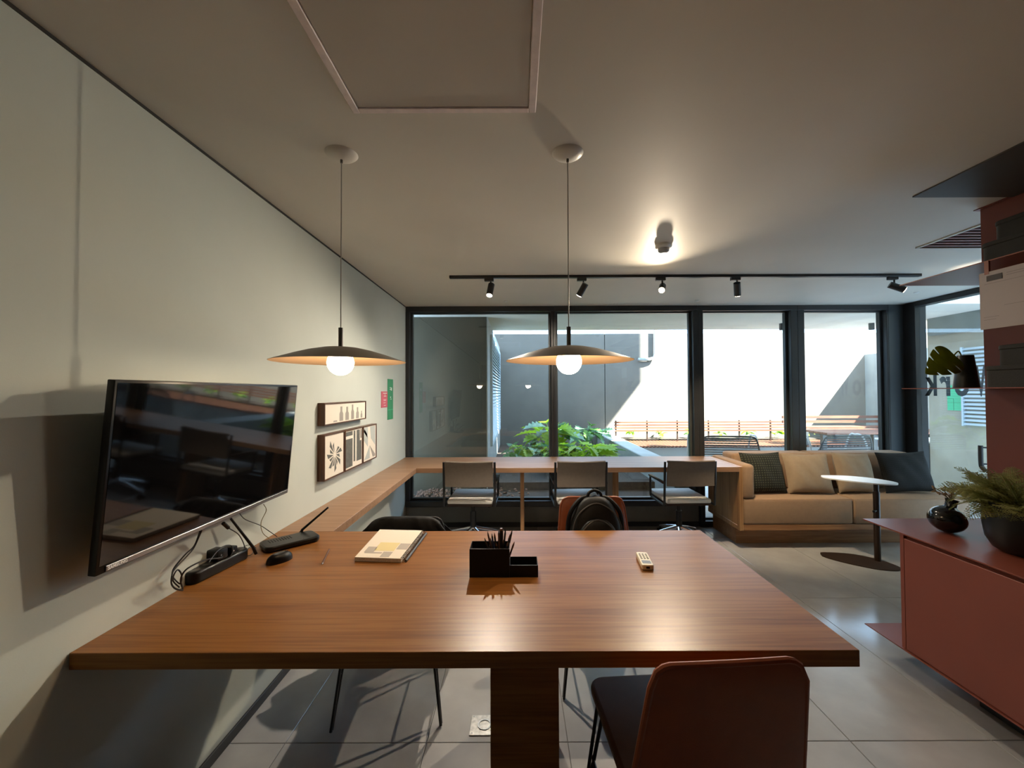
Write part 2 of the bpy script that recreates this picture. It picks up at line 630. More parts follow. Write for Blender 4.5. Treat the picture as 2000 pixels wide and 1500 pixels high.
w = B().box(XW - 0.15, XW, YB, YWIN + 0.06, 0, ZC + 0.1).build('wall_left', 'wall_paint', smooth=False); w['kind'] = 'structure'
w = B().box(XW - 0.15, XR + 0.15, YB - 0.15, YB, 0, ZC + 0.1).build('wall_back', 'back_paint', smooth=False); w['kind'] = 'structure'
w = B().box(XR, XR + 0.15, YB, 2.45, 0, ZC + 0.1).build('wall_right', 'back_paint', smooth=False); w['kind'] = 'structure'
c = B().box(XW - 0.15, XR + 0.2, YB - 0.15, YWIN + 0.1, ZC, ZC + 0.2).build('ceiling', 'ceiling_paint', smooth=False); c['kind'] = 'structure'
w = B().box(XW, 1.99, YWIN - 0.03, YWIN + 0.08, 0, 0.226).build('wall_far', 'sill_wall', smooth=False); w['kind'] = 'structure'
w = B().box(XW, 1.99, YWIN - 0.042, YWIN - 0.03, 0.0, 0.05).build('baseboard_far', 'frame_black', smooth=False); w['kind'] = 'structure'
w = B().box(XW, XW + 0.010, YB, YWIN - 0.03, 0.0, 0.045, bev=0.002, seg=1).build('baseboard_left', 'frame_black', smooth=False); w['kind'] = 'structure'
w = B().box(XW, XW + 0.003, YB, YWIN - 0.04, ZC - 0.010, ZC).build('shadow_gap_strip', 'dark_gap', smooth=False); w['kind'] = 'structure'  # dark strip painted in for the shade of the wall-top gap


def bay(idx, x0, x1, z0, thick_l, thick_r, deep=0.07):
    e = struct('window_%d' % idx, ((x0 + x1) / 2, YWIN, z0))
    fw = 0.022
    zt = ZC - 0.058
    B().box(x0, x1, YWIN - deep, YWIN + 0.06, zt, ZC, bev=0.003, seg=1).build('head', 'frame_black', e)
    B().box(x0, x1, YWIN - deep, YWIN + 0.06, z0, z0 + 0.06, bev=0.003, seg=1).build('sill', 'frame_black', e)
    B().box(x0, x0 + thick_l, YWIN - deep, YWIN + 0.06, z0 + 0.06, zt, bev=0.003, seg=1).build('jamb', 'frame_black', e)
    B().box(x1 - thick_r, x1, YWIN - deep, YWIN + 0.06, z0 + 0.06, zt, bev=0.003, seg=1).build('jamb', 'frame_black', e)
    # inner sash
    a0, a1 = x0 + thick_l, x1 - thick_r
    b = B()
    b.box(a0, a0 + fw, YWIN - 0.005, YWIN + 0.04, z0 + 0.06, zt)
    b.box(a1 - fw, a1, YWIN - 0.005, YWIN + 0.04, z0 + 0.06, zt)
    b.box(a0 + fw, a1 - fw, YWIN - 0.005, YWIN + 0.04, z0 + 0.06, z0 + 0.06 + fw)
    b.box(a0 + fw, a1 - fw, YWIN - 0.005, YWIN + 0.04, zt - fw * 0.6, zt)
    b.build('sash', 'frame_grey', e)
    B().box(a0 + 0.01, a1 - 0.01, YWIN + 0.014, YWIN + 0.020, z0 + 0.07, zt - 0.005).build('pane', 'window_glass', e, smooth=False)
    return e


bay(1, XW, 0.40, 0.226, 0.042, 0.028)
bay(2, 0.40, 1.985, 0.226, 0.028, 0.055)
bay(3, 1.985, 3.075, 0.0, 0.055, 0.075)
bay(4, 3.075, XR - 0.16, 0.0, 0.075, 0.02)
# corner post and side glazing
e = struct('trim_2', (XR, YWIN, 0))
B().box(XR - 0.16, XR - 0.001, YWIN - 0.07, YWIN + 0.06, 0, ZC, bev=0.003, seg=1).build('post', 'frame_grey', e)
B().box(XR - 0.001, XR + 0.12, 4.366, YWIN + 0.06, 0, ZC, bev=0.003, seg=1).build('post', 'frame_black', e)
B().box(XR - 0.164, XR - 0.158, YWIN - 0.072, YWIN - 0.05, 0, ZC).build('bead', 'frame_black', e)
e = struct('window_5', (XR, 3.4, 0))
B().box(XR, XR + 0.10, 2.45, 4.366, ZC - 0.05, ZC, bev=0.003, seg=1).build('head', 'frame_black', e)
B().box(XR, XR + 0.10, 2.45, 4.366, 0, 0.06, bev=0.003, seg=1).build('sill', 'frame_black', e)
B().box(XR, XR + 0.10, 2.45, 2.50, 0.06, ZC - 0.05, bev=0.003, seg=1).build('jamb', 'frame_black', e)
B().box(XR + 0.045, XR + 0.053, 2.50, 4.366, 0.06, ZC - 0.05).build('pane', 'window_glass', e, smooth=False)

# ceiling hatch
e = struct('trim_3', (-0.24, 1.08, ZC))
hx0, hx1, hy0, hy1 = -0.546, 0.066, 0.70, 1.365
tw = 0.024
for nm, q in (('hatch_trim', (hx0, hx0 + tw, hy0, hy1)), ('hatch_trim', (hx1 - tw, hx1, hy0, hy1)), ('hatch_trim', (hx0 + tw, hx1 - tw, hy1 - tw, hy1)), ('hatch_trim', (hx0 + tw, hx1 - tw, hy0, hy0 + tw))):
    B().box(*q, ZC - 0.008, ZC + 0.004, bev=0.002, seg=1).build(nm, 'trim_pink', e)
B().box(hx0 + tw + 0.003, hx1 - tw - 0.003, hy0 + tw + 0.003, hy1 - tw - 0.003, ZC - 0.004, ZC + 0.004).build('hatch_panel', 'hatch_paint', e)
# dark flush panel at the right of the ceiling
e = B().box(1.925, 2.9, 0.6, 1.985, ZC - 0.006, ZC + 0.004).build('trim_4', 'dark_panel', smooth=False); e['kind'] = 'structure'
# air grille
g = thing('air_grille', 'pale framed ceiling air grille with dark slats beside the red shelf', 'vent', (2.95, 2.45, ZC))
gx0, gx1, gy0, gy1 = 2.63, 3.3, 2.15, 2.70
b = B()
b.box(gx0, gx0 + 0.018, gy0, gy1, ZC - 0.008, ZC + 0.002); b.box(gx1 - 0.018, gx1, gy0, gy1, ZC - 0.008, ZC + 0.002)
b.box(gx0, gx1, gy0, gy0 + 0.018, ZC - 0.008, ZC + 0.002); b.box(gx0, gx1, gy1 - 0.006, gy1, ZC - 0.008, ZC + 0.002)
b.build('frame', 'canopy_white', g)
B().box(gx0 + 0.018, gx1 - 0.018, gy0 + 0.018, gy1 - 0.006, ZC - 0.0015, ZC + 0.002).build('backing', 'brown_metal', g)
k = gy0 + 0.04
while k < gy1 - 0.02:
    B().box(gx0 + 0.02, gx1 - 0.02, k, k + 0.022, ZC - 0.008, ZC - 0.003).build('slat', 'red_panel', g)
    k += 0.045

# ------------------------------------------------------------------ outside: the courtyard
def st(b, name, mat, **kw):
    o = b.build(name, mat, smooth=False, **kw)
    o['kind'] = 'structure'
    return o


YF = 9.2
st(B().box(-8, 14, YWIN + 0.1, YF + 0.3, -0.3, -0.02), 'courtyard_ground', 'pavement')
e = struct('wall_courtyard', (2, YF, 0))
xs = [-8, -3.0, -0.9, 1.96, 14]
for a, b_ in zip(xs[:-1], xs[1:]):
    B().box(a + 0.008, b_ - 0.008, YF, YF + 0.25, -0.02, 2.77).build('wall_panel', 'far_wall', e, smooth=False)
B().box(-8, 14, YF + 0.02, YF + 0.24, -0.02, 2.75).build('core', 'dark_gap', e, smooth=False)
st(B().box(-8, 11, YWIN + 0.1, 6.57, 2.457, 2.72), 'canopy_slab', 'soffit')
st(B().box(-10, 6.50, 4.6, 6.57, 6.5, 9.5), 'shade_block', 'concrete')   # unseen block added high up to throw shade across the far wall
st(B().box(7.77, 8.0, 6.9, YF, -0.02, 2.28), 'wall_courtyard_right', 'concrete')
# dark clad block on the left with a louvred side
st(B().box(-8, -0.40, 5.37, YF, -0.02, 2.457), 'wall_courtyard_left', 'dark_cladding')
st(B().box(-0.40, -0.385, 5.375, YF, -0.02, 2.457), 'trim_5', 'concrete')
lv = thing('louvre_shutter', 'pale blue louvred shutter on side of the dark block outside', 'shutter', (-0.37, 7.2, 0.4))
ly0, ly1, lz0, lz1 = 5.9, 8.7, 0.75, 2.25
b = B()
b.box(-0.384, -0.350, ly0, ly0 + 0.06, lz0, lz1); b.box(-0.384, -0.350, ly1 - 0.06, ly1, lz0, lz1)
b.box(-0.384, -0.350, ly0, ly1, lz0 - 0.05, lz0); b.box(-0.384, -0.350, ly0, ly1, lz1, lz1 + 0.05)
b.build('frame', 'louvre', lv)
sl = B().box(-0.004, 0.004, ly0 + 0.06, ly1 - 0.06, -0.022, 0.022).mesh('slat'); sl.materials.append(MATS['louvre'])
sl.transform(Matrix.Translation((0, -(ly0 + ly1) / 2, 0)))
n = 30
for i in range(n):
    z = lz0 + (i + 0.5) * (lz1 - lz0) / n
    inst(sl, 'slat', lv, world_matrix(lv).inverted() @ Matrix.Translation((-0.365, (ly0 + ly1) / 2, z)) @ Matrix.Rotation(R(-38), 4, 'Y'))
# right: warm concrete wall outside the side glazing
e = struct('wall_court_side', (5.7, 4, 0))
B().box(5.70, 5.9, 0.5, 5.71, -0.02, 4.6).build('wall', 'concrete_warm', e, smooth=False)  # unseen upper part raised to keep the sun out of the side glass
B().box(5.66, 5.70, 1.5, 5.66, 2.22, 2.457).build('beam', 'concrete_dark', e, smooth=False)
lv2 = thing('louvre_vent', 'grey horizontal louvre panel on the concrete wall beside the green notice', 'vent', (5.68, 5.0, 1.0))
ly0, ly1, lz0, lz1 = 4.55, 5.25, 1.02, 2.02
for q in (ly1, ly0 - 0.015):
    B().box(5.665, 5.70, q, q + 0.015, lz0, lz1).build('stile', 'louvre', lv2)
sl = B().box(-0.005, 0.005, -(ly1 - ly0) / 2, (ly1 - ly0) / 2, -0.014, 0.014).mesh('slat'); sl.materials.append(MATS['louvre'])
for i in range(20):
    z = lz0 + (i + 0.5) * (lz1 - lz0) / 20
    inst(sl, 'slat', lv2, world_matrix(lv2).inverted() @ Matrix.Translation((5.68, (ly0 + ly1) / 2, z)) @ Matrix.Rotation(R(35), 4, 'Y'))
gs = thing('green_notice', 'bright green notice on the concrete wall outside, beside the louvre panel', 'sign', (5.69, 5.35, 1.2))
B().box(5.694, 5.70, 5.28, 5.46, 1.21, 1.54).build('board', 'sign_green_out', gs, smooth=False)
b = B()
b.box(5.692, 5.694, 5.28, 5.46, 1.31, 1.314); b.box(5.692, 5.694, 5.38, 5.384, 1.21, 1.36); b.box(5.692, 5.694, 5.38, 5.46, 1.36, 1.364)
b.build('line', 'sign_green', gs, smooth=False)

# planter bed
st(B().box(1.78, 2.06, YWIN + 0.14, YF, -0.02, 0.55, bev=0.01, seg=1), 'planter_wall', 'concrete')
st(B().box(-0.385, 1.78, 5.37, YF, -0.02, 0.30), 'planter_bed', 'soil')
# pebble strip against the window
st(B().box(-1.4, 1.78, YWIN + 0.12, 5.37, -0.02, 0.20), 'gravel_bed', 'soil')
b = B()
for i in range(600):
    r = random.uniform(0.010, 0.020)
    b.sphere((random.uniform(-1.25, -0.2) if i < 560 else random.uniform(-0.2, 0.2), random.uniform(4.75, 5.35), 0.20 + r * 0.3 + random.uniform(0, 0.03)), r, 6, 4, (1, 1, 0.7))
single(b, 'gravel', 'pebble', 'reddish pebbles strewn outside the window at the left', 'pebbles', kind='stuff')


# lobed leaf meshes
def leaf_mesh(kind, mat):
    b = B()
    n = 26
    L = 1.0
    out = []
    for i in range(n + 1):
        t = i / n
        wd = 0.34 * math.sin(math.pi * min(1, t * 1.02) ** 0.75) ** 0.8
        lob = (0.62 + 0.38 * math.cos(t * math.pi * 2 * (5 if kind else 6))) if kind != 2 else 1.0
        out.append((t, wd * (0.45 + 0.55 * lob)))
    v, f = [], []
    for t, wd in out:
        bend = -0.30 * t * t
        v += [(t * L, -wd, bend + wd * 0.35), (t * L, 0, bend), (t * L, wd, bend + wd * 0.35)]
    for i in range(n):
        a = i * 3
        f += [(a, a + 1, a + 4, a + 3), (a + 1, a + 2, a + 5, a + 4)]
    b._add(v, f)
    pet = [(0, 0, 0), (-0.25, 0, -0.10), (-0.5, 0, -0.38), (-0.62, 0, -0.8)]
    b.tube(spline(pet, 3), 0.016, 5)
    me = b.mesh('leaf')
    me.materials.append(MATS[mat])
    return me


LV = {(k, m): leaf_mesh(k, m) for k in (0, 1, 2) for m in ('leaf_bright', 'leaf_blue', 'leaf_deep')}


def plant(loc, n, size, mats, spread, label, group, kinds=(0, 1)):
    t = thing('lobed_leaf_plant', label, 'plant', loc, 0, group)
    for i in range(n):
        m = random.choice(mats)
        a = random.uniform(0, 2 * math.pi)
        s = size * random.uniform(0.7, 1.15)
        rr = spread * math.sqrt(random.random())
        h = 0.8 * s + random.uniform(0.0, 0.5) * size
        M = Matrix.Translation((rr * math.cos(a), rr * math.sin(a), h)) @ Matrix.Rotation(a + random.uniform(-0.6, 0.6), 4, 'Z') @ Matrix.Rotation(R(random.uniform(-25, 20)), 4, 'Y') @ Matrix.Rotation(R(random.uniform(-25, 25)), 4, 'X') @ Matrix.Scale(s, 4)
        inst(LV[(random.choice(kinds), m)], 'leaf', t, M)
    return t


plant((0.10, 6.5, 0.30), 26, 0.27, ['leaf_blue', 'leaf_deep', 'leaf_bright'], 0.24, 'leafy plant at the left end of the planter by the louvred shutter', 'planter bed plants')
plant((0.50, 6.3, 0.30), 30, 0.28, ['leaf_blue', 'leaf_deep', 'leaf_bright'], 0.28, 'leafy plant in the planter left of the thin window mullion', 'planter bed plants')
plant((0.62, 7.2, 0.38), 26, 0.40, ['leaf_blue', 'leaf_bright', 'leaf_bright'], 0.3, 'tallest plant in the planter, seen behind the thin window mullion', 'planter bed plants')
plant((0.98, 6.2, 0.30), 40, 0.28, ['leaf_bright'], 0.30, 'bright yellow-green plant in the planter right of the thin mullion', 'planter bed plants')
plant((1.36, 6.6, 0.28), 24, 0.24, ['leaf_bright', 'leaf_bright', 'leaf_deep'], 0.25, 'bright green plant against the concrete planter side wall', 'planter bed plants')
plant((1.35, 8.0, 0.36), 18, 0.36, ['leaf_blue', 'leaf_deep'], 0.26, 'blue-green plant at the far corner of the planter', 'planter bed plants')

# long bench platform with slatted backrest, planting behind
st(B().box(2.06, 7.7, 7.80, 8.80, -0.02, 0.415), 'bench_plinth', 'concrete')
bn = thing('slatted_bench', 'long reddish wooden slat bench against the sunlit courtyard wall', 'bench', (4.3, 8.2, 0.415))
sl = B().box(-0.022, 0.022, -0.50, 0.50, 0, 0.028).mesh('seat_slat'); sl.materials.append(MATS['bench_wood'])
for i in range(78):
    inst(sl, 'seat_slat', bn, world_matrix(bn).inverted() @ Matrix.Translation((2.30 + i * 0.069, 8.27, 0.415)))
bx0, bx1 = 2.02, 5.75
for i in range(4):
    z = 0.645 + i * 0.058
    B().box(bx0, bx1, 8.56, 8.585, z, z + 0.030).build('back_slat', 'bench_wood', bn)
for x in (2.05, 2.70, 3.33, 3.98, 4.62, 5.27, 5.70):
    B().box(x - 0.012, x + 0.012, 8.585, 8.61, 0.44, 0.87).build('back_post', 'brown_metal', bn)
st(B().box(2.06, 7.7, 8.80, YF, -0.02, 0.46), 'planter_far', 'soil')
for i, x in enumerate((2.5, 3.1, 3.8, 4.4, 5.0, 5.6, 6.2, 6.8, 7.3)):
    plant((x, 8.93, 0.44), 9, 0.15, ['leaf_bright', 'leaf_deep'], 0.06, 'low leafy plant behind the slatted bench, %s from its left end' % ('first', 'second', 'third', 'fourth', 'fifth', 'sixth', 'seventh', 'eighth', 'ninth')[i], 'plants behind the bench', (2, 0))
# wooden table in the sun
tb = thing('picnic_table', 'orange wooden table in the sunny right corner of the courtyard', 'table', (6.5, 7.3, 0))
for i in range(7):
    B().box(5.25, 7.6, 7.0 + i * 0.11, 7.1 + i * 0.11, 0.73, 0.76).build('board', 'bench_wood', tb)
for x in (5.45, 6.35, 7.35):
    B().box(x - 0.035, x + 0.035, 7.32, 7.39, -0.02, 0.73).build('leg', 'frame_grey', tb)
    B().box(x - 0.03, x + 0.03, 7.05, 7.68, 0.69, 0.73).build('bearer', 'frame_grey', tb)
b2 = thing('picnic_bench', 'orange wooden bench seat behind the sunny table outside', 'bench', (6.5, 7.75, 0))
for i in range(3):
    B().box(5.25, 7.6, 7.84 - 0.0 + i * 0.10, 7.93 + i * 0.10, 0.76, 0.79).build('board', 'bench_wood', b2)
for i in range(2):
    B().box(5.25, 7.6, 8.16, 8.19, 0.84 + i * 0.09, 0.91 + i * 0.09 - 0.02).build('back_board', 'bench_wood', b2)
for x in (5.5, 7.3):
    B().box(x - 0.03, x + 0.03, 7.84, 8.16, 0.445, 0.76).build('leg', 'frame_grey', b2)
    B().box(x - 0.03, x + 0.03, 8.12, 8.16, 0.76, 0.98).build('leg', 'frame_grey', b2)
# folding table beyond the side glazing
ft = thing('trestle_table', 'white topped table on angled dark legs glimpsed past the corner post', 'table', (5.6, 5.95, 0))
B().box(5.4, 6.3, 5.75, 6.25, 0.735, 0.76, bev=0.004, seg=1).build('table_top', 'seat_white', ft)
b = B()
for y in (5.85, 6.15):
    b.tube([(5.78, y, 0.735), (5.62, y, 0.50), (5.78, y, -0.02)], 0.018, 8)
b.build('leg', 'frame_grey', ft)
b = B()
for y in (5.85, 6.15):
    b.tube([(6.12, y, 0.735), (6.24, y, 0.50), (6.12, y, -0.02)], 0.018, 8)
b.tube([(5.70, 5.85, 0.2), (5.70, 6.15, 0.2)], 0.014, 8)
b.build('leg', 'frame_grey', ft)


def lounge(loc, rz, label):
    t = thing('wire_lounge_chair', label, 'chair', loc, rz, 'wire lounge chairs outside')
    w, h = 0.80, 0.88
    # back arch (chair faces +Y in local space, back at y=0)
    arch = [(-w / 2, 0.10, 0.36), (-w / 2 + 0.01, 0.03, 0.66), (-w / 2 + 0.05, 0.0, 0.82), (-w / 2 + 0.12, -0.01, h), (0, -0.015, h + 0.005), (w / 2 - 0.12, -0.01, h), (w / 2 - 0.05, 0.0, 0.82), (w / 2 - 0.01, 0.03, 0.66), (w / 2, 0.10, 0.36)]
    B().tube(spline(arch, 6), 0.011, 8).build('back_frame', 'rope_grey', t, local=True)
    for k in range(15):
        z = 0.42 + k * 0.031
        x = w / 2 - (0.0 if z < 0.7 else (0.01 + (z - 0.7) * 0.45))
        y = 0.085 - (z - 0.42) * 0.20
        B().cyl((-x, y, z), (x, y, z), 0.0095, n=8).build('back_rod', 'rope_grey', t, local=True)
    B().tube(spline([(-w / 2, 0.10, 0.36), (-w / 2, 0.35, 0.345), (-w / 2, 0.62, 0.36), (0, 0.66, 0.36), (w / 2, 0.62, 0.36), (w / 2, 0.35, 0.345), (w / 2, 0.10, 0.36)], 4), 0.011, 8).build('seat_frame', 'rope_grey', t, local=True)
    for k in range(12):
        y = 0.13 + k * 0.045
        B().cyl((-w / 2, y, 0.352), (w / 2, y, 0.352), 0.006, n=6).build('seat_rod', 'rope_grey', t, local=True)
    for s in (-1, 1):
        B().tube(spline([(s * w / 2, -0.02, 0.0), (s * (w / 2 + 0.02), 0.10, 0.60), (s * (w / 2 + 0.02), 0.18, 0.84), (s * (w / 2 + 0.02), 0.30, 0.87), (s * (w / 2 + 0.02), 0.42, 0.78), (s * w / 2, 0.62, 0.0)], 6), 0.011, 8).build('arm_loop', 'tube_white', t, local=True)
    return t


p = at(1655, 858, y=5.55)
lounge((p.x, 5.55, -0.02), R(6), 'grey wire lounge chair with pale arm loop, outside behind beige cushions')
p = at(1424, 862, y=5.55)
lounge((p.x, 5.55, -0.02), R(-8), 'grey wire lounge chair outside behind the end of the counter')
# soffit downlights
for px in (1527, 1702):
    p = at(px, 631, y=6.0)
    b = B().cyl((p.x, 6.0, 2.458), (p.x, 6.0, 2.36), 0.036, n=16)
    single(b, 'soffit_downlight', 'frame_black', 'small black cylinder downlight under canopy outside, ' + ('near the wide mullion' if px < 1600 else 'near the corner post'), 'light', 'soffit downlights')
# a cast shadow given shape as a grey bent tube on the far wall
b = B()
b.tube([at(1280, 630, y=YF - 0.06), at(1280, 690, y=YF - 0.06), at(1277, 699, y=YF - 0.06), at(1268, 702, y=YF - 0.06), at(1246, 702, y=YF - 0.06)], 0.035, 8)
single(b, 'shadow_bend', 'shadow_grey', 'grey bent tube standing in for a cast shadow on the sunlit wall outside', 'shadow')

# ------------------------------------------------------------------ fixed joinery
tt = thing('meeting_table', 'large wooden meeting table fixed to the wall, in the foreground', 'table', (0, 1.6, 0))
B().box(XW + 0.002, TXR, TY0, TY1, ZT - 0.045, ZT, bev=0.0015, seg=1).build('table_top', 'table_wood', tt)
B().box(-0.085, 0.123, 1.27, 1.93, 0.0, ZT - 0.045, bev=0.002, seg=1).build('leg', 'table_wood', tt)
lc = thing('wall_counter', 'narrow wooden counter running along left wall to the window', 'counter', (-1.08, 3, ZT - 0.045))
B().box(XW, CX1, TY1 + 0.001, CY0, ZT - 0.045, ZT, bev=0.0015, seg=1).build('counter_top', 'counter_wood', lc)
B().box(XW, XW + 0.02, TY1 + 0.1, CY0, ZT - 0.085, ZT - 0.045).build('batten', 'counter_wood', lc)
wc = thing('window_counter', 'long wooden work counter standing in front of the window', 'counter', (0.4, 4.2, 0))
B().box(XW, SOFX - 0.001, CY0 + 0.001, YWIN - 0.075, ZT - 0.045, ZT, bev=0.0015, seg=1).build('counter_top', 'counter_wood', wc)
B().box(0.028, 0.064, 4.0, 4.42, 0, ZT - 0.045, bev=0.002, seg=1).build('leg', 'panel_wood', wc)
B().box(0.945, 1.005, 4.12, 4.42, 0, ZT - 0.045, bev=0.002, seg=1).build('leg', 'panel_wood', wc)

# ------------------------------------------------------------------ sofa
so = thing('built_in_sofa', 'beige built-in sofa with wooden end panel, under the window', 'sofa', (3.15, 4.2, 0))
SY0 = 3.848
SYB = YWIN - 0.08
# wooden end panel, frame and recessed field
B().box(SOFX + 0.004, SOFX + 0.03, SY0 + 0.02, SYB, 0.19, ZT - 0.02).build('end_panel', 'panel_wood', so)
b = B()
b.box(SOFX, SOFX + 0.034, SY0, SY0 + 0.05, 0.175, ZT, bev=0.002, seg=1)
b.box(SOFX, SOFX + 0.034, SY0 + 0.05, SYB, ZT - 0.045, ZT, bev=0.002, seg=1)
b.box(SOFX, SOFX + 0.034, SY0 + 0.05, SYB, 0.175, 0.215, bev=0.002, seg=1)
b.build('end_frame', 'panel_wood', so)
B().box(SOFX + 0.034, XR - 0.01, SY0 + 0.01, SYB, 0.175, 0.228, bev=0.002, seg=1).build('seat_base', 'base_wood', so)
B().box(SOFX + 0.05, XR - 0.05, 4.02, SYB, 0.0, 0.175, bev=0.002, seg=1).build('plinth', 'base_wood', so)
SPL = 3.125
for a, b_ in ((SOFX + 0.036, SPL - 0.002), (SPL + 0.002, XR - 0.012)):
    q = B().box(a, b_, SY0 + 0.005, SYB, 0.229, 0.465, bev=0.022, seg=3).build('seat_cushion', 'sofa_fabric', so)
    B().tube([(a + 0.01, SY0 + 0.012, 0.458), (b_ - 0.01, SY0 + 0.012, 0.458)], 0.003, 6).build('piping', 'sofa_fabric', q)
B().box(SOFX + 0.036, SOFX + 0.150, SY0 + 0.005, SYB, 0.466, ZT + 0.018, bev=0.03, seg=3).build('arm_cushion', 'sofa_fabric', so)
for a, b_ in ((SOFX + 0.152, 3.04), (3.044, 4.06)):
    B().box(a, b_, 4.26, SYB, 0.466, 0.83, bev=0.03, seg=3).build('back_cushion', 'sofa_fabric', so)


def pillow(loc, w, h, t, rot, mat, label, group):
    b = B()
    n = 19

    def side(sgn):
        def fn(u, v):
            x, y = u * 2 - 1, v * 2 - 1
            pin = 1 - 0.07 * (1 - abs(y) ** 2) * abs(x) ** 3
            pin2 = 1 - 0.07 * (1 - abs(x) ** 2) * abs(y) ** 3
            th = ((1 - abs(x) ** 2.6) * (1 - abs(y) ** 2.6)) ** 0.55
            wr = 0.006 * math.sin(9 * x + 5 * y + loc[0] * 9) * (1 - x * x) * (1 - y * y)
            return (x * w / 2 * pin, sgn * (t / 2 * th + wr), y * h / 2 * pin2)
        return fn
    b.grid(side(1), n, n); b.grid(side(-1), n, n)
    o = b.build('cushion', mat)
    o.location = loc
    o.rotation_euler = rot
    tag(o, label, 'cushion', group)
    return o


zc = 0.466
pillow((2.43, 4.10, zc + 0.20), 0.42, 0.40, 0.15, (R(-17), 0, R(4)), 'cushion_check', 'dark green checked cushion at left end of the sofa', 'sofa cushions')
pillow((2.86, 4.08, zc + 0.195), 0.44, 0.39, 0.15, (R(-17), 0, R(-3)), 'cushion_beige', 'plain beige cushion next to the dark green checked one', 'sofa cushions')
pillow((3.33, 4.10, zc + 0.195), 0.42, 0.39, 0.16, (R(-15), R(3), R(8)), 'cushion_beige', 'creased beige cushion behind the small oval side table', 'sofa cushions')
pillow((3.84, 4.10, zc + 0.20), 0.47, 0.40, 0.16, (R(-17), R(-2), R(-4)), 'cushion_dark', 'black cushion at the right end of the sofa', 'sofa cushions')

# ------------------------------------------------------------------ side table
sd = thing('side_table', 'small side table with pale pick-shaped top and dark pedestal', 'table', (3.05, 3.56, 0))


def pick(scale=1.0):
    pts = [(-0.36, 0.12), (-0.33, 0.18), (-0.27, 0.19), (-0.10, 0.16), (0.03, 0.06), (0.085, -0.08), (0.065, -0.15), (0.0, -0.18), (-0.12, -0.15), (-0.25, -0.05), (-0.34, 0.06)]
    pp = spline([(x, y, 0) for x, y in pts + pts[:1]], 5)[:-1]
    return [(3.08 + p.x * scale, 3.57 + p.y * scale) for p in pp]


B().prism(pick(1.0), 0.695, 0.705).build('table_top', 'side_table_top', sd)
B().prism(pick(1.04), 0.0, 0.008).build('base', 'brown_metal', sd)
B().cyl((3.10, 3.58, 0.008), (3.10, 3.58, 0.60), 0.024, n=20).cyl((3.10, 3.58, 0.60), (3.10, 3.58, 0.695), 0.019, n=20).build('stem', 'brown_metal', sd)
B().cyl((3.08, 3.56, 0.44), (3.045, 3.54, 0.44), 0.006, n=10).sphere((3.04, 3.537, 0.44), 0.012, 10, 6).build('knob', 'black_metal', sd)

# ------------------------------------------------------------------ office chairs
def office_chair(name, label, loc, rz, base_rz):
    t = thing(name, label, 'chair', loc, rz, 'swivel chairs at the window counter')
    # local: faces +Y, seat centre at 0
    w = 0.44
    def back(u, v):
        x = (u - 0.5) * w
        z = 0.605 + v * 0.225
        y = -0.265 - 0.02 * (1 - (2 * u - 1) ** 2) - v * 0.035 + 0.012 * math.sin(math.pi * v)
        return (x, y, z)
    b = B(); b.grid(back, 9, 7); b.grid(lambda u, v: (back(u, v)[0], back(u, v)[1] + 0.012, back(u, v)[2]), 9, 7)
    bk = b.build('backrest', 'canvas_brown', t, local=True)
    B().tube([(-w / 2, -0.275, 0.832), (0, -0.292, 0.826), (w / 2, -0.275, 0.832)], 0.010, 8).build('top_hem', 'canvas_brown', bk, local=True)
    b = B().box(-0.21, 0.21, -0.23, 0.23, 0.435, 0.475, bev=0.014, seg=2)
    b.build('seat', 'seat_white', t, local=True)
    B().box(-0.205, 0.205, -0.225, 0.22, 0.415, 0.436).build('seat_pan', 'brown_metal', t, local=True)
    for s in (-1, 1):
        x = s * 0.235
        f = B()
        f.tube([(x, -0.262, 0.83), (x, -0.245, 0.60), (x, -0.235, 0.425), (x, 0.10, 0.425), (x, 0.12, 0.44), (x, 0.12, 0.62)], 0.011, 8)
        f.build('side_frame', 'black_metal', t, local=True)
        B().box(x - 0.017, x + 0.017, -0.24, 0.14, 0.622, 0.640, bev=0.006).build('armrest', 'brown_metal', t, local=True)
        B().cyl((s * 0.20, 0.0, 0.425), (x, 0.0, 0.425), 0.010, n=8).build('stay', 'black_metal', t, local=True)
    B().cyl((0, 0, 0.30), (0, 0, 0.42), 0.018, n=16).cyl((0, 0, 0.13), (0, 0, 0.31), 0.028, n=16).build('column', 'black_metal', t, local=True)
    B().tube([(0.02, 0.0, 0.40), (0.12, -0.06, 0.395), (0.17, -0.10, 0.375)], 0.006, 6).build('lever', 'black_metal', t, local=True)
    for k in range(5):
        a = R(base_rz + 72 * k)
        d = Vector((math.cos(a), math.sin(a), 0))
        p0 = d * 0.02 + Vector((0, 0, 0.15)); p1 = d * 0.29 + Vector((0, 0, 0.075))
        lg = B().tube([p0, (p0 + p1) / 2 + Vector((0, 0, 0.004)), p1], lambda u: 0.017 - 0.006 * u, 10).build('leg', 'chrome', t, local=True)
        c = d * 0.285 + Vector((0, 0, 0.028))
        nrm = Vector((-d.y, d.x, 0))
        B().cyl(c - nrm * 0.02, c + nrm * 0.02, 0.027, n=14).cyl(c + Vector((0, 0, 0.02)), c + Vector((0, 0, 0.052)), 0.008, n=8).build('caster', 'black_plastic', lg, local=True)
    return t


office_chair('office_chair', 'swivel office chair at the window counter, nearest the left wall', (-0.435, 4.055, 0), R(-2), 20)
office_chair('office_chair', 'swivel office chair at the window counter, behind the black backpack', (0.572, 4.04, 0), R(2), 50)
office_chair('office_chair', 'swivel office chair at the window counter, next to the sofa end', (1.575, 4.05, 0), R(2), 35)

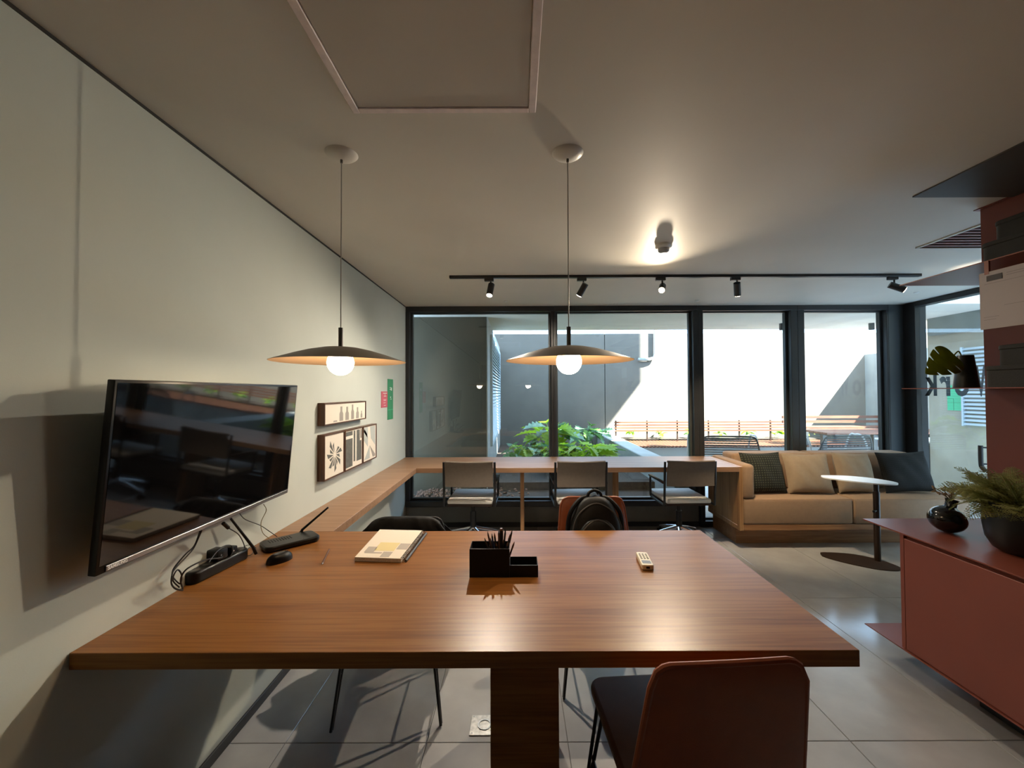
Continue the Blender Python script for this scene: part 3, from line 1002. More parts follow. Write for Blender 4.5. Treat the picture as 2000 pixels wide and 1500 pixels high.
# ------------------------------------------------------------------ dining chairs
def dining_chair(label, loc, rz, leather, seatm, group='chairs around the meeting table', hb=0.43):
    """faces +Y in local space, back at -Y; origin on the floor under the seat"""
    t = thing('dining_chair', label, 'chair', loc, rz, group)
    # padded shell back
    def bk(off):
        def fn(u, v):
            e_ = 2 * u - 1
            e_ = math.copysign(abs(e_) ** 0.8, e_)
            x = e_ * (0.46 - 0.08 * v) / 2
            rc_, wt = 0.05, 0.19
            over = max(0.0, abs(e_) * wt - (wt - rc_))
            zt = 0.40 + hb - rc_ + math.sqrt(max(0.0, rc_ * rc_ - over * over))
            z = 0.40 + (zt - 0.40) * v
            y = -0.215 - 0.075 * v - 0.004 * (1 - e_ ** 2) + off * (0.30 + 0.70 * (max(0, 1 - abs(e_) ** 6) * max(0, 1 - v ** 10)) ** 0.5)
            return (x, y, z)
        return fn
    b = B(); b.grid(bk(0.019), 21, 15); b.grid(bk(-0.019), 21, 15)
    # rim
    f1, f2 = bk(0.019), bk(-0.019)
    rim = [(0, j / 14) for j in range(15)] + [(i / 20, 1) for i in range(1, 21)] + [(1, 1 - j / 14) for j in range(1, 15)] + [(1 - i / 20, 0) for i in range(1, 20)]
    v = [f1(*q) for q in rim] + [f2(*q) for q in rim]
    n = len(rim)
    b._add(v, [(i, (i + 1) % n, n + (i + 1) % n, n + i) for i in range(n)])
    bo = b.build('backrest', leather, t, local=True, ang=60)
    B().tube(spline([Vector(f1(*q)).lerp(Vector(f2(*q)), 0.5) for q in rim[2:47]], 1), 0.0085, 8).build('piping', leather, bo, local=True)
    M = Matrix.Translation((0, 0.0, 0.425))
    se = B()
    se.prism(rrect(0.43, 0.45, 0.05), -0.0, 0.036, M=M)
    so_ = se.build('seat', seatm, t, local=True, ang=60)
    q = so_.modifiers.new('round', 'BEVEL'); q.width = 0.012; q.segments = 3; q.limit_method = 'ANGLE'
    B().box(-0.19, 0.19, -0.19, 0.19, 0.408, 0.425).build('seat_frame', 'black_metal', t, local=True)
    for sx in (-1, 1):
        for sy in (-1, 1):
            foot = Vector((sx * 0.235, sy * 0.225, 0.006))
            B().tube([(sx * 0.185, sy * 0.13, 0.415), foot + Vector((0, -sy * 0.012, 0.0)), foot, (sx * 0.185, sy * 0.19, 0.415)], 0.0065, 8).build('leg', 'black_metal', t, local=True)
        B().cyl((sx * 0.212, -0.18, 0.22), (sx * 0.212, 0.18, 0.22), 0.005, n=8).build('stretcher', 'black_metal', t, local=True)
    return t


dining_chair('orange leather dining chair at near side of the table, back to camera', (0.477, 1.275, 0), R(4), 'leather_orange', 'leather_brown')
dining_chair('orange leather dining chair across the table, with the black backpack on its seat', (0.452, 2.22, 0), R(180), 'leather_orange', 'leather_orange')
ch3 = dining_chair('black dining chair across the table, under the draped black jacket', (-0.592, 2.05, 0), R(184), 'black_fabric', 'black_fabric', hb=0.36)

# jacket draped over the black chair
def jk(u, v):
    x = (u - 0.5) * 2
    L = v * 1.0
    # path: from seat side (near) up over the top to the outside
    s = (v - 0.42)
    if s < 0:
        y = -0.028 - 0.03 * abs(s); z = 0.770 + s * 0.62
    else:
        y = 0.03 + 0.10 * s; z = 0.770 - s * 0.75
    if abs(s) < 0.06:
        q = s / 0.06
        y = -0.028 + 0.058 * (q + 1) / 2; z = 0.774 - 0.035 * q * q
    fold = 0.010 * math.sin(11 * x + 3 * v * 6) + 0.008 * math.sin(23 * x + 9 * v)
    half = 0.19 + min(0.10, 0.9 * max(0, 0.776 - z))
    z -= 0.03 * abs(x) ** 5
    return (-0.630 + x * half, 2.338 + y + fold * min(1, abs(s) * 6), z)


b = B(); b.grid(jk, 36, 40)
o = single(b, 'jacket', 'black_fabric', 'black jacket draped over a chair back behind the notebook', 'jacket', ang=80)
q = o.modifiers.new('thickness', 'SOLIDIFY'); q.thickness = 0.006

# backpack, standing on the chair seat
BY = 2.325
bp = thing('backpack', 'black backpack standing on the orange chair across the table', 'backpack', (0.435, BY, 0.465))


def bag(w, d, h, z0, yoff, pw=2.6):
    def fn(u, v):
        a = u * 2 * math.pi
        ww = w / 2 * (1 - 0.10 * (1 - v)) * (max(0.0, 1 - max(0, (v - 0.35) / 0.65) ** 2.4)) ** 0.5
        dd = d / 2 * (max(0.0, 1 - max(0, (v - 0.3) / 0.7) ** 2.2)) ** 0.5
        bot = min(1, (v / 0.08)) ** 0.5
        ca, sa = math.cos(a), math.sin(a)
        x = ww * bot * math.copysign(abs(ca) ** (2 / pw), ca)
        y = dd * bot * math.copysign(abs(sa) ** (2 / pw), sa)
        wr = 1 + 0.015 * math.sin(7 * a + 9 * v)
        return (0.435 + x * wr, BY + yoff + y * wr, z0 + v * h)
    return fn


B().grid(bag(0.305, 0.17, 0.425, 0.465, 0.005), 48, 26, closeu=True).build('body', 'backpack_fabric', bp, ang=70)
B().grid(bag(0.25, 0.10, 0.31, 0.475, -0.075), 40, 20, closeu=True).build('front_pocket', 'backpack_fabric', bp, ang=70)
B().tube(spline([(0.395, BY + 0.02, 0.875), (0.405, BY + 0.02, 0.900), (0.435, BY + 0.022, 0.912), (0.465, BY + 0.02, 0.900), (0.475, BY + 0.02, 0.875)], 5), 0.009, 8).build('handle', 'black_fabric', bp)
for s in (-1, 1):
    B().tube(spline([(0.435 + s * 0.03, BY + 0.03, 0.875), (0.435 + s * 0.08, BY + 0.02, 0.863), (0.435 + s * 0.13, BY + 0.0, 0.810), (0.435 + s * 0.150, BY + 0.01, 0.74), (0.435 + s * 0.155, BY + 0.03, 0.62)], 6), 0.013, 8).build('shoulder_strap', 'black_fabric', bp)
for sc_, nm in ((1.0, 'zipper'), (0.770, 'pocket_zipper')):
    yo = -0.066 if nm == 'zipper' else -0.112
    B().tube(spline([(0.435 + q[0] * sc_, BY + yo + q[2], 0.47 + (q[1] - 0.47) * (sc_ if sc_ == 1 else 0.800)) for q in ((-0.138, 0.60, 0), (-0.128, 0.74, 0), (-0.085, 0.815, 0.014), (0, 0.855, 0.026), (0.085, 0.815, 0.014), (0.128, 0.74, 0), (0.138, 0.60, 0))], 6), 0.0045, 6).build(nm, 'dark_grey_plastic', bp)

# ------------------------------------------------------------------ television
TILT = R(5.0)
tv = thing('television', 'wall-mounted black flat television tilted down over the table', 'television', (-1.13, 1.574, 0.980), rot=(0, TILT, 0))
TL, TH = 0.926, 0.530
b = B().box(-0.022, 0, -TL / 2, TL / 2, 0, TH, bev=0.003, seg=2)
b.build('bezel', 'black_plastic', tv, local=True)
B().box(-0.055, -0.022, -TL / 2 + 0.10, TL / 2 - 0.10, 0.03, 0.34, bev=0.012, seg=2).build('rear_housing', 'black_matte', tv, local=True)
B().box(0.0, 0.0012, -TL / 2 + 0.008, TL / 2 - 0.008, 0.024, TH - 0.008).build('screen', 'screen', tv, local=True, smooth=False)
ch = B().box(0.0, 0.004, -TL / 2 + 0.025, TL / 2 - 0.01, 0.004, 0.019, bev=0.001, seg=1).build('chin', 'silver', tv, local=True)


def text(s, size, mat, parent, M, name='lettering', ext=0.0004, align='CENTER', bold=0.0):
    """flat lettering as a mesh"""
    cu = bpy.data.curves.new(name, 'FONT')
    cu.body = s
    cu.size = size
    cu.extrude = ext
    cu.offset = bold
    cu.align_x = align
    cu.resolution_u = 3
    tmp = bpy.data.objects.new(name + '_outline', cu)
    COL.objects.link(tmp)
    me = bpy.data.meshes.new_from_object(tmp.evaluated_get(bpy.context.evaluated_depsgraph_get()))
    bpy.data.objects.remove(tmp)
    me.materials.clear()
    me.materials.append(MATS[mat])
    o = bpy.data.objects.new(name, me)
    COL.objects.link(o)
    if parent: o.parent = parent
    o.matrix_basis = M
    return o


# text plane: local x -> +Y of the set, local y -> +Z, normal +X
FACE_X = Matrix(((0, 0, 1, 0), (1, 0, 0, 0), (0, 1, 0, 0), (0, 0, 0, 1)))
text('SAMSUNG', 0.0125, 'logo_white', ch, Matrix.Translation((0.0045, -TL / 2 + 0.058, 0.0075)) @ FACE_X, bold=0.0004)
B().box(-0.10, -0.055, -0.10, 0.10, 0.14, 0.30).build('wall_bracket', 'black_matte', tv, local=True)

# ------------------------------------------------------------------ framed pictures on the left wall
def picture(label, y0, y1, z0, z1, depth=0.045):
    t = thing('framed_picture', label, 'picture', (XW, (y0 + y1) / 2, z0), 0, 'framed prints on the left wall')
    f = 0.008
    xf = XW + depth
    for q in ((y0, y0 + f, z0, z1), (y1 - f, y1, z0, z1), (y0 + f, y1 - f, z0, z0 + f), (y0 + f, y1 - f, z1 - f, z1)):
        B().box(XW, xf, *q, bev=0.001, seg=1).build('frame_bar', 'walnut', t)
    c = B().box(XW + 0.002, xf - 0.006, y0 + f, y1 - f, z0 + f, z1 - f).build('canvas', 'art_paper', t, smooth=False)
    return t, c, xf - 0.006


def art(canvas, x, y0, z0, w, h, polys):
    for mat, poly in polys:
        B().prism([(y0 + p[0] * w, z0 + p[1] * h) for p in poly], x - 0.0002, x + 0.0006, 'x').build('motif', mat, canvas, smooth=False)


t, c, xf = picture('wide framed print of a row of bottles on the left wall', 2.52, 3.21, 1.268, 1.408)
bot = []
for u, h, wd in ((0.36, 0.78, 0.085), (0.50, 0.74, 0.085), (0.64, 0.84, 0.075), (0.775, 0.66, 0.075), (0.89, 0.42, 0.045)):
    bot.append(('art_grey', [(u - wd / 2, 0.05), (u + wd / 2, 0.05), (u + wd / 2, 0.05 + h * 0.5), (u + wd * 0.25, 0.05 + h * 0.68), (u + wd * 0.25, 0.05 + h), (u - wd * 0.25, 0.05 + h), (u - wd * 0.25, 0.05 + h * 0.68), (u - wd / 2, 0.05 + h * 0.5)]))
bot.append(('art_grey', [(0.18, 0.05), (0.27, 0.05), (0.26, 0.12), (0.19, 0.12)]))
art(c, xf, 2.528, 1.276, 0.674, 0.124, bot)
t, c, xf = picture('framed print of a dark radiating leaf, nearest of the lower three', 2.52, 2.815, 0.93, 1.213)
lf = []
for k in range(13):
    a = R(100 + k * 24)
    r = (0.42 if k % 2 else 0.30)
    a2 = a + R(17)
    lf.append(('art_dark', [(0.52 + 0.06 * math.cos(a + 0.15), 0.5 + 0.06 * math.sin(a + 0.15)), (0.52 + r * math.cos(a) * 0.95, 0.5 + r * math.sin(a)), (0.52 + (r * 0.8) * math.cos(a2), 0.5 + (r * 0.85) * math.sin(a2))]))
art(c, xf, 2.528, 0.938, 0.279, 0.267, lf)
t, c, xf = picture('framed print of broad grey upright bars, middle of the lower three', 2.825, 3.147, 0.93, 1.213)
rc = lambda a, b_, c_, d: [(a, c_), (b_, c_), (b_, d), (a, d)]
art(c, xf, 2.833, 0.938, 0.306, 0.267, [('art_dark', rc(0.04, 0.42, 0.04, 0.78)), ('art_dark', rc(0.04, 0.42, 0.86, 0.97)), ('art_dark', rc(0.48, 0.58, 0.14, 0.97)), ('art_dark', rc(0.66, 0.97, 0.12, 0.66)), ('art_dark', rc(0.66, 0.86, 0.66, 0.97)), ('art_dark', rc(0.91, 0.97, 0.72, 0.97))])
t, c, xf = picture('framed print of pale grey angular mountains, farthest of the lower three', 3.157, 3.454, 0.93, 1.213)
art(c, xf, 3.165, 0.938, 0.281, 0.267, [('art_blue', [(0.08, 0.04), (0.5, 0.42), (0.5, 0.04)]), ('art_grey', [(0.5, 0.42), (0.94, 0.1), (0.94, 0.04), (0.75, 0.04)]), ('art_blue', [(0.04, 0.62), (0.04, 0.97), (0.35, 0.97), (0.35, 0.40)]), ('art_blue', [(0.52, 0.97), (0.94, 0.97), (0.94, 0.38), (0.6, 0.62)]), ('art_grey', [(0.06, 0.85), (0.3, 0.66), (0.3, 0.78), (0.06, 0.96)])])

# wall signs
g = thing('green_wall_sign', 'tall green sign on the left wall next to the window', 'sign', (XW, 3.955, 1.22))
B().box(XW, XW + 0.004, 3.875, 4.04, 1.215, 1.60).build('board', 'sign_green', g, smooth=False)
b = B()
for q in ((3.935, 3.965, 1.515, 1.522), (3.97, 4.0, 1.49, 1.52), (3.935, 3.965, 1.498, 1.506), (3.95, 3.975, 1.42, 1.432), (3.955, 3.99, 1.405, 1.412)):
    b.box(XW + 0.004, XW + 0.0046, *q)
b.build('symbol', 'sign_text', g, smooth=False)
b = B()
b.box(XW + 0.004, XW + 0.0045, 3.875, 4.04, 1.305, 1.309); b.box(XW + 0.004, XW + 0.0045, 3.955, 3.959, 1.215, 1.305)
b.build('line', 'sign_green_out', g, smooth=False)
g = thing('pink_wall_sign', 'small pink sign on the left wall beside the tall green one', 'sign', (XW, 3.78, 1.33))
B().box(XW, XW + 0.004, 3.695, 3.868, 1.335, 1.482).build('board', 'sign_pink', g, smooth=False)
b = B()
for q in ((3.74, 3.85, 1.462, 1.468), (3.79, 3.797, 1.44, 1.462), (3.76, 3.83, 1.436, 1.441), (3.75, 3.83, 1.405, 1.409), (3.755, 3.82, 1.395, 1.399), (3.75, 3.81, 1.375, 1.379), (3.76, 3.82, 1.352, 1.356)):
    b.box(XW + 0.004, XW + 0.0046, *q)
b.build('symbol', 'sign_text', g, smooth=False)

# ------------------------------------------------------------------ pendants
def pendant(label, x, y=1.610):
    t = thing('pendant_lamp', label, 'lamp', (x, y, ZC), 0, 'pendant lamps over the meeting table')
    c = (x, y, 0)
    B().lathe([(0.0, ZC - 0.024), (0.012, ZC - 0.0238), (0.035, ZC - 0.019), (0.052, ZC - 0.011), (0.0605, ZC - 0.003), (0.062, ZC - 0.0005)], c, 40).build('ceiling_rose', 'canopy_white', t)
    B().cyl((x, y, ZC - 0.036), (x, y, ZC - 0.022), 0.005, n=10).build('gland', 'stem_grey', t)
    B().cyl((x, y, 1.72), (x, y, ZC - 0.03), 0.0022, n=8).build('cord', 'cord', t)
    B().cyl((x, y, 1.645), (x, y, 1.725), 0.0085, n=14).build('stem', 'stem_grey', t)
    zr = 1.592
    RR = 0.247
    prof_o = [(0.0005, zr + 0.058), (0.03, zr + 0.0575), (0.07, zr + 0.053), (0.12, zr + 0.042), (0.17, zr + 0.027), (0.21, zr + 0.013), (RR, zr)]
    B().lathe(prof_o, c, 72).build('shade', 'shade_outer', t)
    prof_i = [(r if r < 0.2 else r - 0.0005, z - 0.0025) for r, z in prof_o]
    prof_i[-1] = (RR - 0.001, zr - 0.0006)
    B().lathe(prof_i, c, 72).build('shade_lining', 'shade_inner', t)
    B().lathe([(0.0005, zr + 0.05), (0.022, zr + 0.049), (0.022, zr + 0.036)], c, 24).build('lamp_holder', 'canopy_white', t)
    B().sphere((x, y, 1.588), 0.0495, 36, 20).build('globe', 'globe', t)
    return t


pendant('pendant lamp with wide flat shade, hanging in front of the left wall', -0.690)
pendant('pendant lamp with wide flat shade, hanging in front of the window', 0.203)

# ------------------------------------------------------------------ track lights
YT = 3.32
p0 = at(878, 540, y=YT).x; p1 = at(1797, 533, y=YT).x
tr = B().box(p0, p1, YT - 0.017, YT + 0.017, ZC - 0.022, ZC, bev=0.002, seg=1)
single(tr, 'light_track', 'frame_black', 'long black ceiling track carrying the spotlights', 'light track')


def spot_head(label, px, d, mat, energy, size, hot=False, blend=0.7, col=(1, 0.86, 0.68)):
    x = at(px, 545, y=YT).x
    t = thing('track_spotlight', label, 'spotlight', (x, YT, ZC - 0.022), 0, 'spotlights on the ceiling track')
    B().box(x - 0.045, x + 0.03, YT - 0.015, YT + 0.015, ZC - 0.046, ZC - 0.0225, bev=0.002, seg=1).build('adapter', 'frame_black', t)
    d = Vector(d).normalized()
    c = Vector((x + 0.006, YT, ZC - 0.10))
    B().cyl((x + 0.006, YT, ZC - 0.046), c, 0.006, n=10).build('swivel', 'frame_black', t)
    hb = B().cyl(c - d * 0.035, c + d * 0.072, 0.026, n=24, cap=True).build('body', 'frame_black', t)
    B().cyl(c + d * 0.0725, c + d * 0.0745, 0.022, n=20).build('lens', mat, hb)
    if energy:
        ld = bpy.data.lights.new('spot', 'SPOT')
        ld.energy = energy
        ld.color = col
        ld.spot_size = R(size)
        ld.spot_blend = blend
        ld.shadow_soft_size = 0.018
        lo = bpy.data.objects.new('spot', ld)
        COL.objects.link(lo)
        lo.parent = t
        lo.matrix_basis = world_matrix(t).inverted() @ (Matrix.Translation(c + d * 0.08) @ d.to_track_quat('-Z', 'Y').to_matrix().to_4x4())
    return t


spot_head('leftmost black track spotlight, pointing straight down and lit', 957, (-0.15, -0.42, -1), 'spot_lens', 88, 158, blend=0.9)
spot_head('black track spotlight beside the second pendant cord, tilted left', 1138, (-0.50, 0.50, -0.90), 'spot_lens', 60, 130, blend=0.9)
spot_head('glaring warm track spotlight in the middle, aimed at camera', 1292, (-0.45, -1.0, -0.66), 'spot_lens_hot', 80, 134, blend=0.9, col=(1, 0.82, 0.60))
spot_head('black track spotlight right of the glaring one, tilted away', 1438, (0.40, 0.66, -1.15), 'spot_lens', 110, 70, col=(1, 0.76, 0.48))
spot_head('rightmost black track spotlight, aimed right towards the glass corner', 1745, (0.75, -0.35, -0.45), 'spot_lens', 90, 120, blend=0.9)

# ceiling bits
p = at(1296, 478, z=ZC)
sd_ = thing('smoke_detector', 'white smoke detector on ceiling above the glaring spotlight', 'detector', (p.x, p.y, ZC))
B().lathe([(0.052, ZC), (0.052, ZC - 0.014), (0.044, ZC - 0.024), (0.036, ZC - 0.026)], (p.x, p.y, 0), 32).build('base', 'white_plastic', sd_)
B().lathe([(0.036, ZC - 0.026), (0.034, ZC - 0.042), (0.022, ZC - 0.052), (0.0005, ZC - 0.054)], (p.x, p.y, 0), 32).build('chamber', 'silver', sd_)
for px, py, lb in ((988, 588, 'left of the second pendant cord'), (1362, 587, 'above the wide mullion'), (1790, 571, 'by the glass corner')):
    p = at(px, py, z=ZC)
    b = B().lathe([(0.022, ZC), (0.022, ZC - 0.004), (0.014, ZC - 0.008), (0.0005, ZC - 0.009)], (p.x, p.y, 0), 20)
    single(b, 'sprinkler_cap', 'white_plastic', 'tiny white ceiling cap near the window, ' + lb, 'ceiling cap', 'ceiling caps')

# ------------------------------------------------------------------ red shelf unit
ZB, ZCT = 0.15, 0.743
UX, UY = 1.962, 2.36
ru = thing('red_sideboard', 'terracotta red metal sideboard with thin overhanging top at right edge', 'sideboard', (2.4, 1.4, 0))
B().box(UX, 2.80, -0.4, UY, ZCT - 0.006, ZCT).build('top_plate', 'red_metal', ru, smooth=False)
B().box(UX, 2.80, -0.4, UY, ZB, ZB + 0.005).build('base_plate', 'red_metal', ru, smooth=False)
B().box(UX + 0.012, 2.78, 2.125, 2.145, ZB + 0.005, ZCT - 0.006).build('side_panel', 'red_panel', ru, smooth=False)
B().box(UX + 0.03, 2.78, -0.39, 2.125, ZB + 0.006, ZCT - 0.007).build('carcass', 'red_panel', ru, smooth=False)
for a, b_ in ((1.02, 2.117), (-0.10, 1.012)):
    B().box(UX + 0.006, UX + 0.026, a, b_, ZB + 0.010, ZCT - 0.026, bev=0.0015, seg=1).build('door', 'red_panel', ru)
B().box(2.15, 2.7, -0.3, 1.95, 0.0, ZB).build('plinth', 'frame_black', ru, smooth=False)
us = thing('red_shelf_unit', 'tall terracotta red wall panel with thin metal shelves above sideboard', 'shelf', (2.4, 1.4, ZCT))
B().box(2.412, 2.44, -0.4, 2.125, ZCT, ZC - 0.004).build('back_panel', 'red_panel', us, smooth=False)
B().box(2.407, 2.445, 2.105, 2.130, ZCT, ZCT + 0.035).build('foot', 'red_panel', us, smooth=False)
B().box(2.398, 2.46, -0.4, 2.145, ZC - 0.005, ZC - 0.0005).build('head_plate', 'red_panel', us, smooth=False)
ZS1, ZS2 = 1.482, 2.015
for z in (ZS1, ZS2):
    B().box(UX + 0.014, 2.412, -0.4, 2.118, z - 0.004, z).build('shelf', 'red_metal', us, smooth=False)

def felt_box(x0, x1, y0, y1, z0, z1, label):
    M = Matrix.Translation(((x0 + x1) / 2, (y0 + y1) / 2, 0))
    t = thing('storage_box', label, 'box', ((x0 + x1) / 2, (y0 + y1) / 2, z0), 0, 'black boxes stacked on the red shelves')
    o = B().prism(rrect(x1 - x0, y1 - y0, 0.035, 6), z0, z1 - 0.02, M=M).build('body', 'felt_black', t, ang=50)
    o = B().prism(rrect(x1 - x0 + 0.006, y1 - y0 + 0.006, 0.038, 6), z1 - 0.02, z1, M=M).build('lid', 'felt_black', t, ang=50)
    q = o.modifiers.new('round', 'BEVEL'); q.width = 0.004; q.segments = 2; q.limit_method = 'ANGLE'


for z, nm in ((ZS1, 'lower'), (ZS2, 'upper')):
    felt_box(2.03, 2.31, 1.40, 1.80, z, z + 0.092, 'larger black box standing on the %s red shelf' % nm)
    felt_box(2.06, 2.30, 1.42, 1.775, z + 0.0925, z + 0.18, 'smaller black box stacked on top of the larger one, %s red shelf' % nm)
# paper notice hanging from the shelf edge
nt_ = thing('paper_notice', 'white paper notice hanging from the upper red shelf', 'notice', (1.975, 1.6, 1.726))
B().box(1.972, 1.975, 1.40, 1.748, 1.726, 1.965).build('sheet', 'sign_paper', nt_, smooth=False)
B().box(1.9705, 1.972, 1.665, 1.72, 1.925, 1.948).build('logo_block', 'ink', nt_, smooth=False)
b = B()
for q in ((1.45, 1.65, 1.943, 1.945), (1.45, 1.65, 1.934, 1.936), (1.40, 1.73, 1.914, 1.9155), (1.42, 1.66, 1.815, 1.8165), (1.68, 1.735, 1.775, 1.7765), (1.69, 1.735, 1.764, 1.7655)):
    b.box(1.9715, 1.972, *q)
b.build('printed_line', 'ink_soft', nt_, smooth=False)
for y in (1.72, 1.45):
    B().box(1.971, 1.979, y - 0.008, y + 0.008, 1.955, 2.012).build('clip', 'red_metal', nt_, smooth=False)

# monstera in black vase on the shelf
mv = thing('monstera_vase', 'black tapered vase holding one monstera leaf on the red shelf', 'vase', (2.20, 2.02, ZS1))
B().lathe([(0.0005, 0.002), (0.046, 0.0), (0.047, 0.004), (0.030, 0.158), (0.029, 0.160), (0.026, 0.158), (0.040, 0.012)], (2.20, 2.02, ZS1), 32).build('vase', 'pot_black', mv)
b = B()
# leaf: outline with deep notches, tilted to face the camera
prof = []
nh = 64
MP = []
for side in (1, -1):
    pts = []
    for k in range(nh + 1):
        t = k / nh
        wd = 0.50 * math.sin(math.pi * t ** 0.60) ** 0.70 * (1 - 0.15 * t)
        notch = 1 - 0.60 * max(0, math.sin(t * math.pi * 8.0 + side)) ** 14 if 0.15 < t < 0.88 else 1
        pts.append((t, side * wd * notch))
    MP.append(pts)
v, f = [], []
for k in range(nh + 1):
    t = k / nh
    z = 0.10 * math.sin(t * 2.6)
    a, c_ = MP[0][k], MP[1][k]
    v += [(t, a[1], z + abs(a[1]) * 0.18), (t, 0, z), (t, c_[1], z + abs(c_[1]) * 0.18)]
for k in range(nh):
    q = k * 3
    f += [(q, q + 1, q + 4, q + 3), (q + 1, q + 2, q + 5, q + 4)]
b._add(v, f)
me_p0 = at(1864, 693, y=2.02)
tip = at(1809, 729, y=2.00)
ax = (tip - me_p0); Ls = ax.length * 1.05
ax.normalize()
nrm = Vector((0.25, -1, 0.55)); nrm = (nrm - ax * nrm.dot(ax)).normalized()
bi = nrm.cross(ax)
Mx = Matrix((ax, bi, nrm)).transposed().to_4x4()
o = b.mesh('leaf')
o.transform(Matrix.Translation(me_p0) @ Mx @ Matrix.Diagonal((Ls, Ls * 0.82, Ls * 0.5, 1)))
o.transform(world_matrix(mv).inverted())
o.materials.append(MATS['monstera_green'])
lo = bpy.data.objects.new('leaf', o); COL.objects.link(lo); lo.parent = mv
q = lo.modifiers.new('thickness', 'SOLIDIFY'); q.thickness = 0.001
B().tube(spline([(2.20, 2.02, ZS1 + 0.02), (2.19, 2.02, ZS1 + 0.12), (2.165, 2.015, ZS1 + 0.178), me_p0], 5), 0.003, 6).build('stalk', 'monstera_green', mv)

# small black bulb vase with dried flowers
bv = thing('bulb_vase', 'small glossy black round vase with dried flowers on the sideboard', 'vase', (2.205, 2.13, ZCT))
M = Matrix.Translation((2.205, 2.13, ZCT + 0.067)) @ Matrix.Rotation(R(16), 4, 'Y')
prof = [(0.0005, -0.066)] + [(0.076 * math.sin(R(a)), -0.066 * math.cos(R(a))) for a in range(12, 160, 8)] + [(0.024, 0.066), (0.023, 0.090), (0.028, 0.104), (0.024, 0.104), (0.019, 0.090)]
B().lathe(prof, n=40, M=M).build('body', 'vase_black', bv)
# settle on the plate
for k in range(26):
    a = random.uniform(0, 6.28); r = random.uniform(0.012, 0.065)
    top = Vector((2.215 + r * math.cos(a), 2.13 + r * math.sin(a) * 0.7, ZCT + 0.19 + random.uniform(0, 0.035)))
    base = M @ Vector((0, 0, 0.095))
    b = B().tube([base, base.lerp(top, 0.5) + Vector((0, 0, 0.008)), top], 0.0012, 5)
    for j in range(4):
        b.sphere(top + Vector((random.uniform(-1, 1), random.uniform(-1, 1), random.uniform(-1, 0.5))) * 0.008, 0.0035, 6, 4)
    b.build('flower_stalk', 'dried_flower', bv)

# fern
fe = thing('potted_fern', 'bushy fern in a large black pot on the sideboard', 'potted plant', (2.25, 1.84, ZCT))
B().lathe([(0.0005, 0.0), (0.07, 0.0), (0.10, 0.018), (0.122, 0.06), (0.130, 0.12), (0.130, 0.225), (0.125, 0.226), (0.123, 0.20), (0.0005, 0.20)], (2.25, 1.84, ZCT), 48).build('pot', 'pot_black', fe)


def frond_mesh(L, droop, n=22, wmax=0.30, seed=0):
    rnd = random.Random(seed)
    b = B()
    pts = [Vector((t * L * (1 - 0.15 * t), 0, L * (0.55 * t - droop * t * t))) for t in [i / n for i in range(n + 1)]]
    b.tube(pts, lambda u: 0.0016 * (1 - 0.7 * u), 4)
    for i in range(2, n + 1):
        t = i / n
        p = pts[i]
        wl = L * wmax * math.sin(math.pi * (0.12 + 0.88 * t)) ** 0.8 * 0.62 + 0.006
        for s in (-1, 1):
            dirv = Vector((0.55, s, rnd.uniform(-0.2, 0.15))).normalized()
            q = p + dirv * wl
            # pinna with small leaflets
            nl = 5
            for j in range(nl):
                a = p.lerp(q, j / nl); c = p.lerp(q, (j + 1) / nl)
                wv = Vector((1, 0, 0)) * wl * 0.30 * (1 - j / nl * 0.7)
                up = Vector((0, 0, rnd.uniform(-0.002, 0.003)))
                b._add([a, a.lerp(c, 0.4) + wv + up, c, a.lerp(c, 0.4) - wv * 0.7 + up], [(0, 1, 2, 3)])
    me = b.mesh('frond', smooth=False, weld=1e-7)
    me.materials.append(MATS['fern_green'])
    return me


FR = [frond_mesh(0.24, 0.40, seed=1), frond_mesh(0.22, 0.55, seed=2), frond_mesh(0.20, 0.15, seed=3), frond_mesh(0.26, 0.45, seed=4)]
for i in range(80):
    a = R(i * 137.5)
    up = random.uniform(0, 48) if i % 4 else random.uniform(40, 75)
    s = random.uniform(0.8, 1.12)
    M = Matrix.Translation((0.04 * math.cos(a), 0.04 * math.sin(a), 0.205)) @ Matrix.Rotation(a + random.uniform(-0.3, 0.3), 4, 'Z') @ Matrix.Rotation(R(-up + 20), 4, 'Y') @ Matrix.Rotation(R(random.uniform(-40, 40)), 4, 'X') @ Matrix.Scale(s * (0.62 if math.cos(a) > 0.55 else 1.0), 4)
    inst(FR[i % 4], 'frond', fe, M)

# ------------------------------------------------------------------ lettering and handle on the side glass
wl = thing('window_lettering', 'black Work lettering on side glass, seen reversed from inside', 'lettering', (XR, 3.95, 1.42))
# letters read from outside: text x axis -> +Y ... seen from inside it is mirrored
XL = XR + 0.055
yk, yW = at(1800, 760, x=XL).y, at(1938, 760, x=XL).y
FACE_OUT = Matrix(((0, 0, 1, 0), (1, 0, 0, 0), (0, 1, 0, 0), (0, 0, 0, 1)))
xx = yW
ycur = at(1940, 760, x=XL).y
for chs, pa, pb in (('W', 1942, 1906), ('o', 1893, 1864), ('r', 1856, 1835), ('k', 1830, 1806)):
    ya, yb = at(pa, 760, x=XL).y, at(pb, 760, x=XL).y
    lt = text(chs, 0.30, 'ink', wl, Matrix.Identity(4), 'letter', 0.0006, 'LEFT', 0.008)
    xs_ = [v.co.x for v in lt.data.vertices]
    lt.data.transform(Matrix.Translation((-min(xs_), 0, 0)))
    wdt = max(xs_) - min(xs_)
    lt.matrix_basis = world_matrix(wl).inverted() @ Matrix.Translation((XL, ya, 1.425)) @ FACE_OUT @ Matrix.Diagonal(((yb - ya) / wdt, 1.28, 1, 1))
dh = thing('door_pull', 'black tubular door pull on the side glass beside red panel', 'handle', (XR - 0.04, 3.72, 0.7))
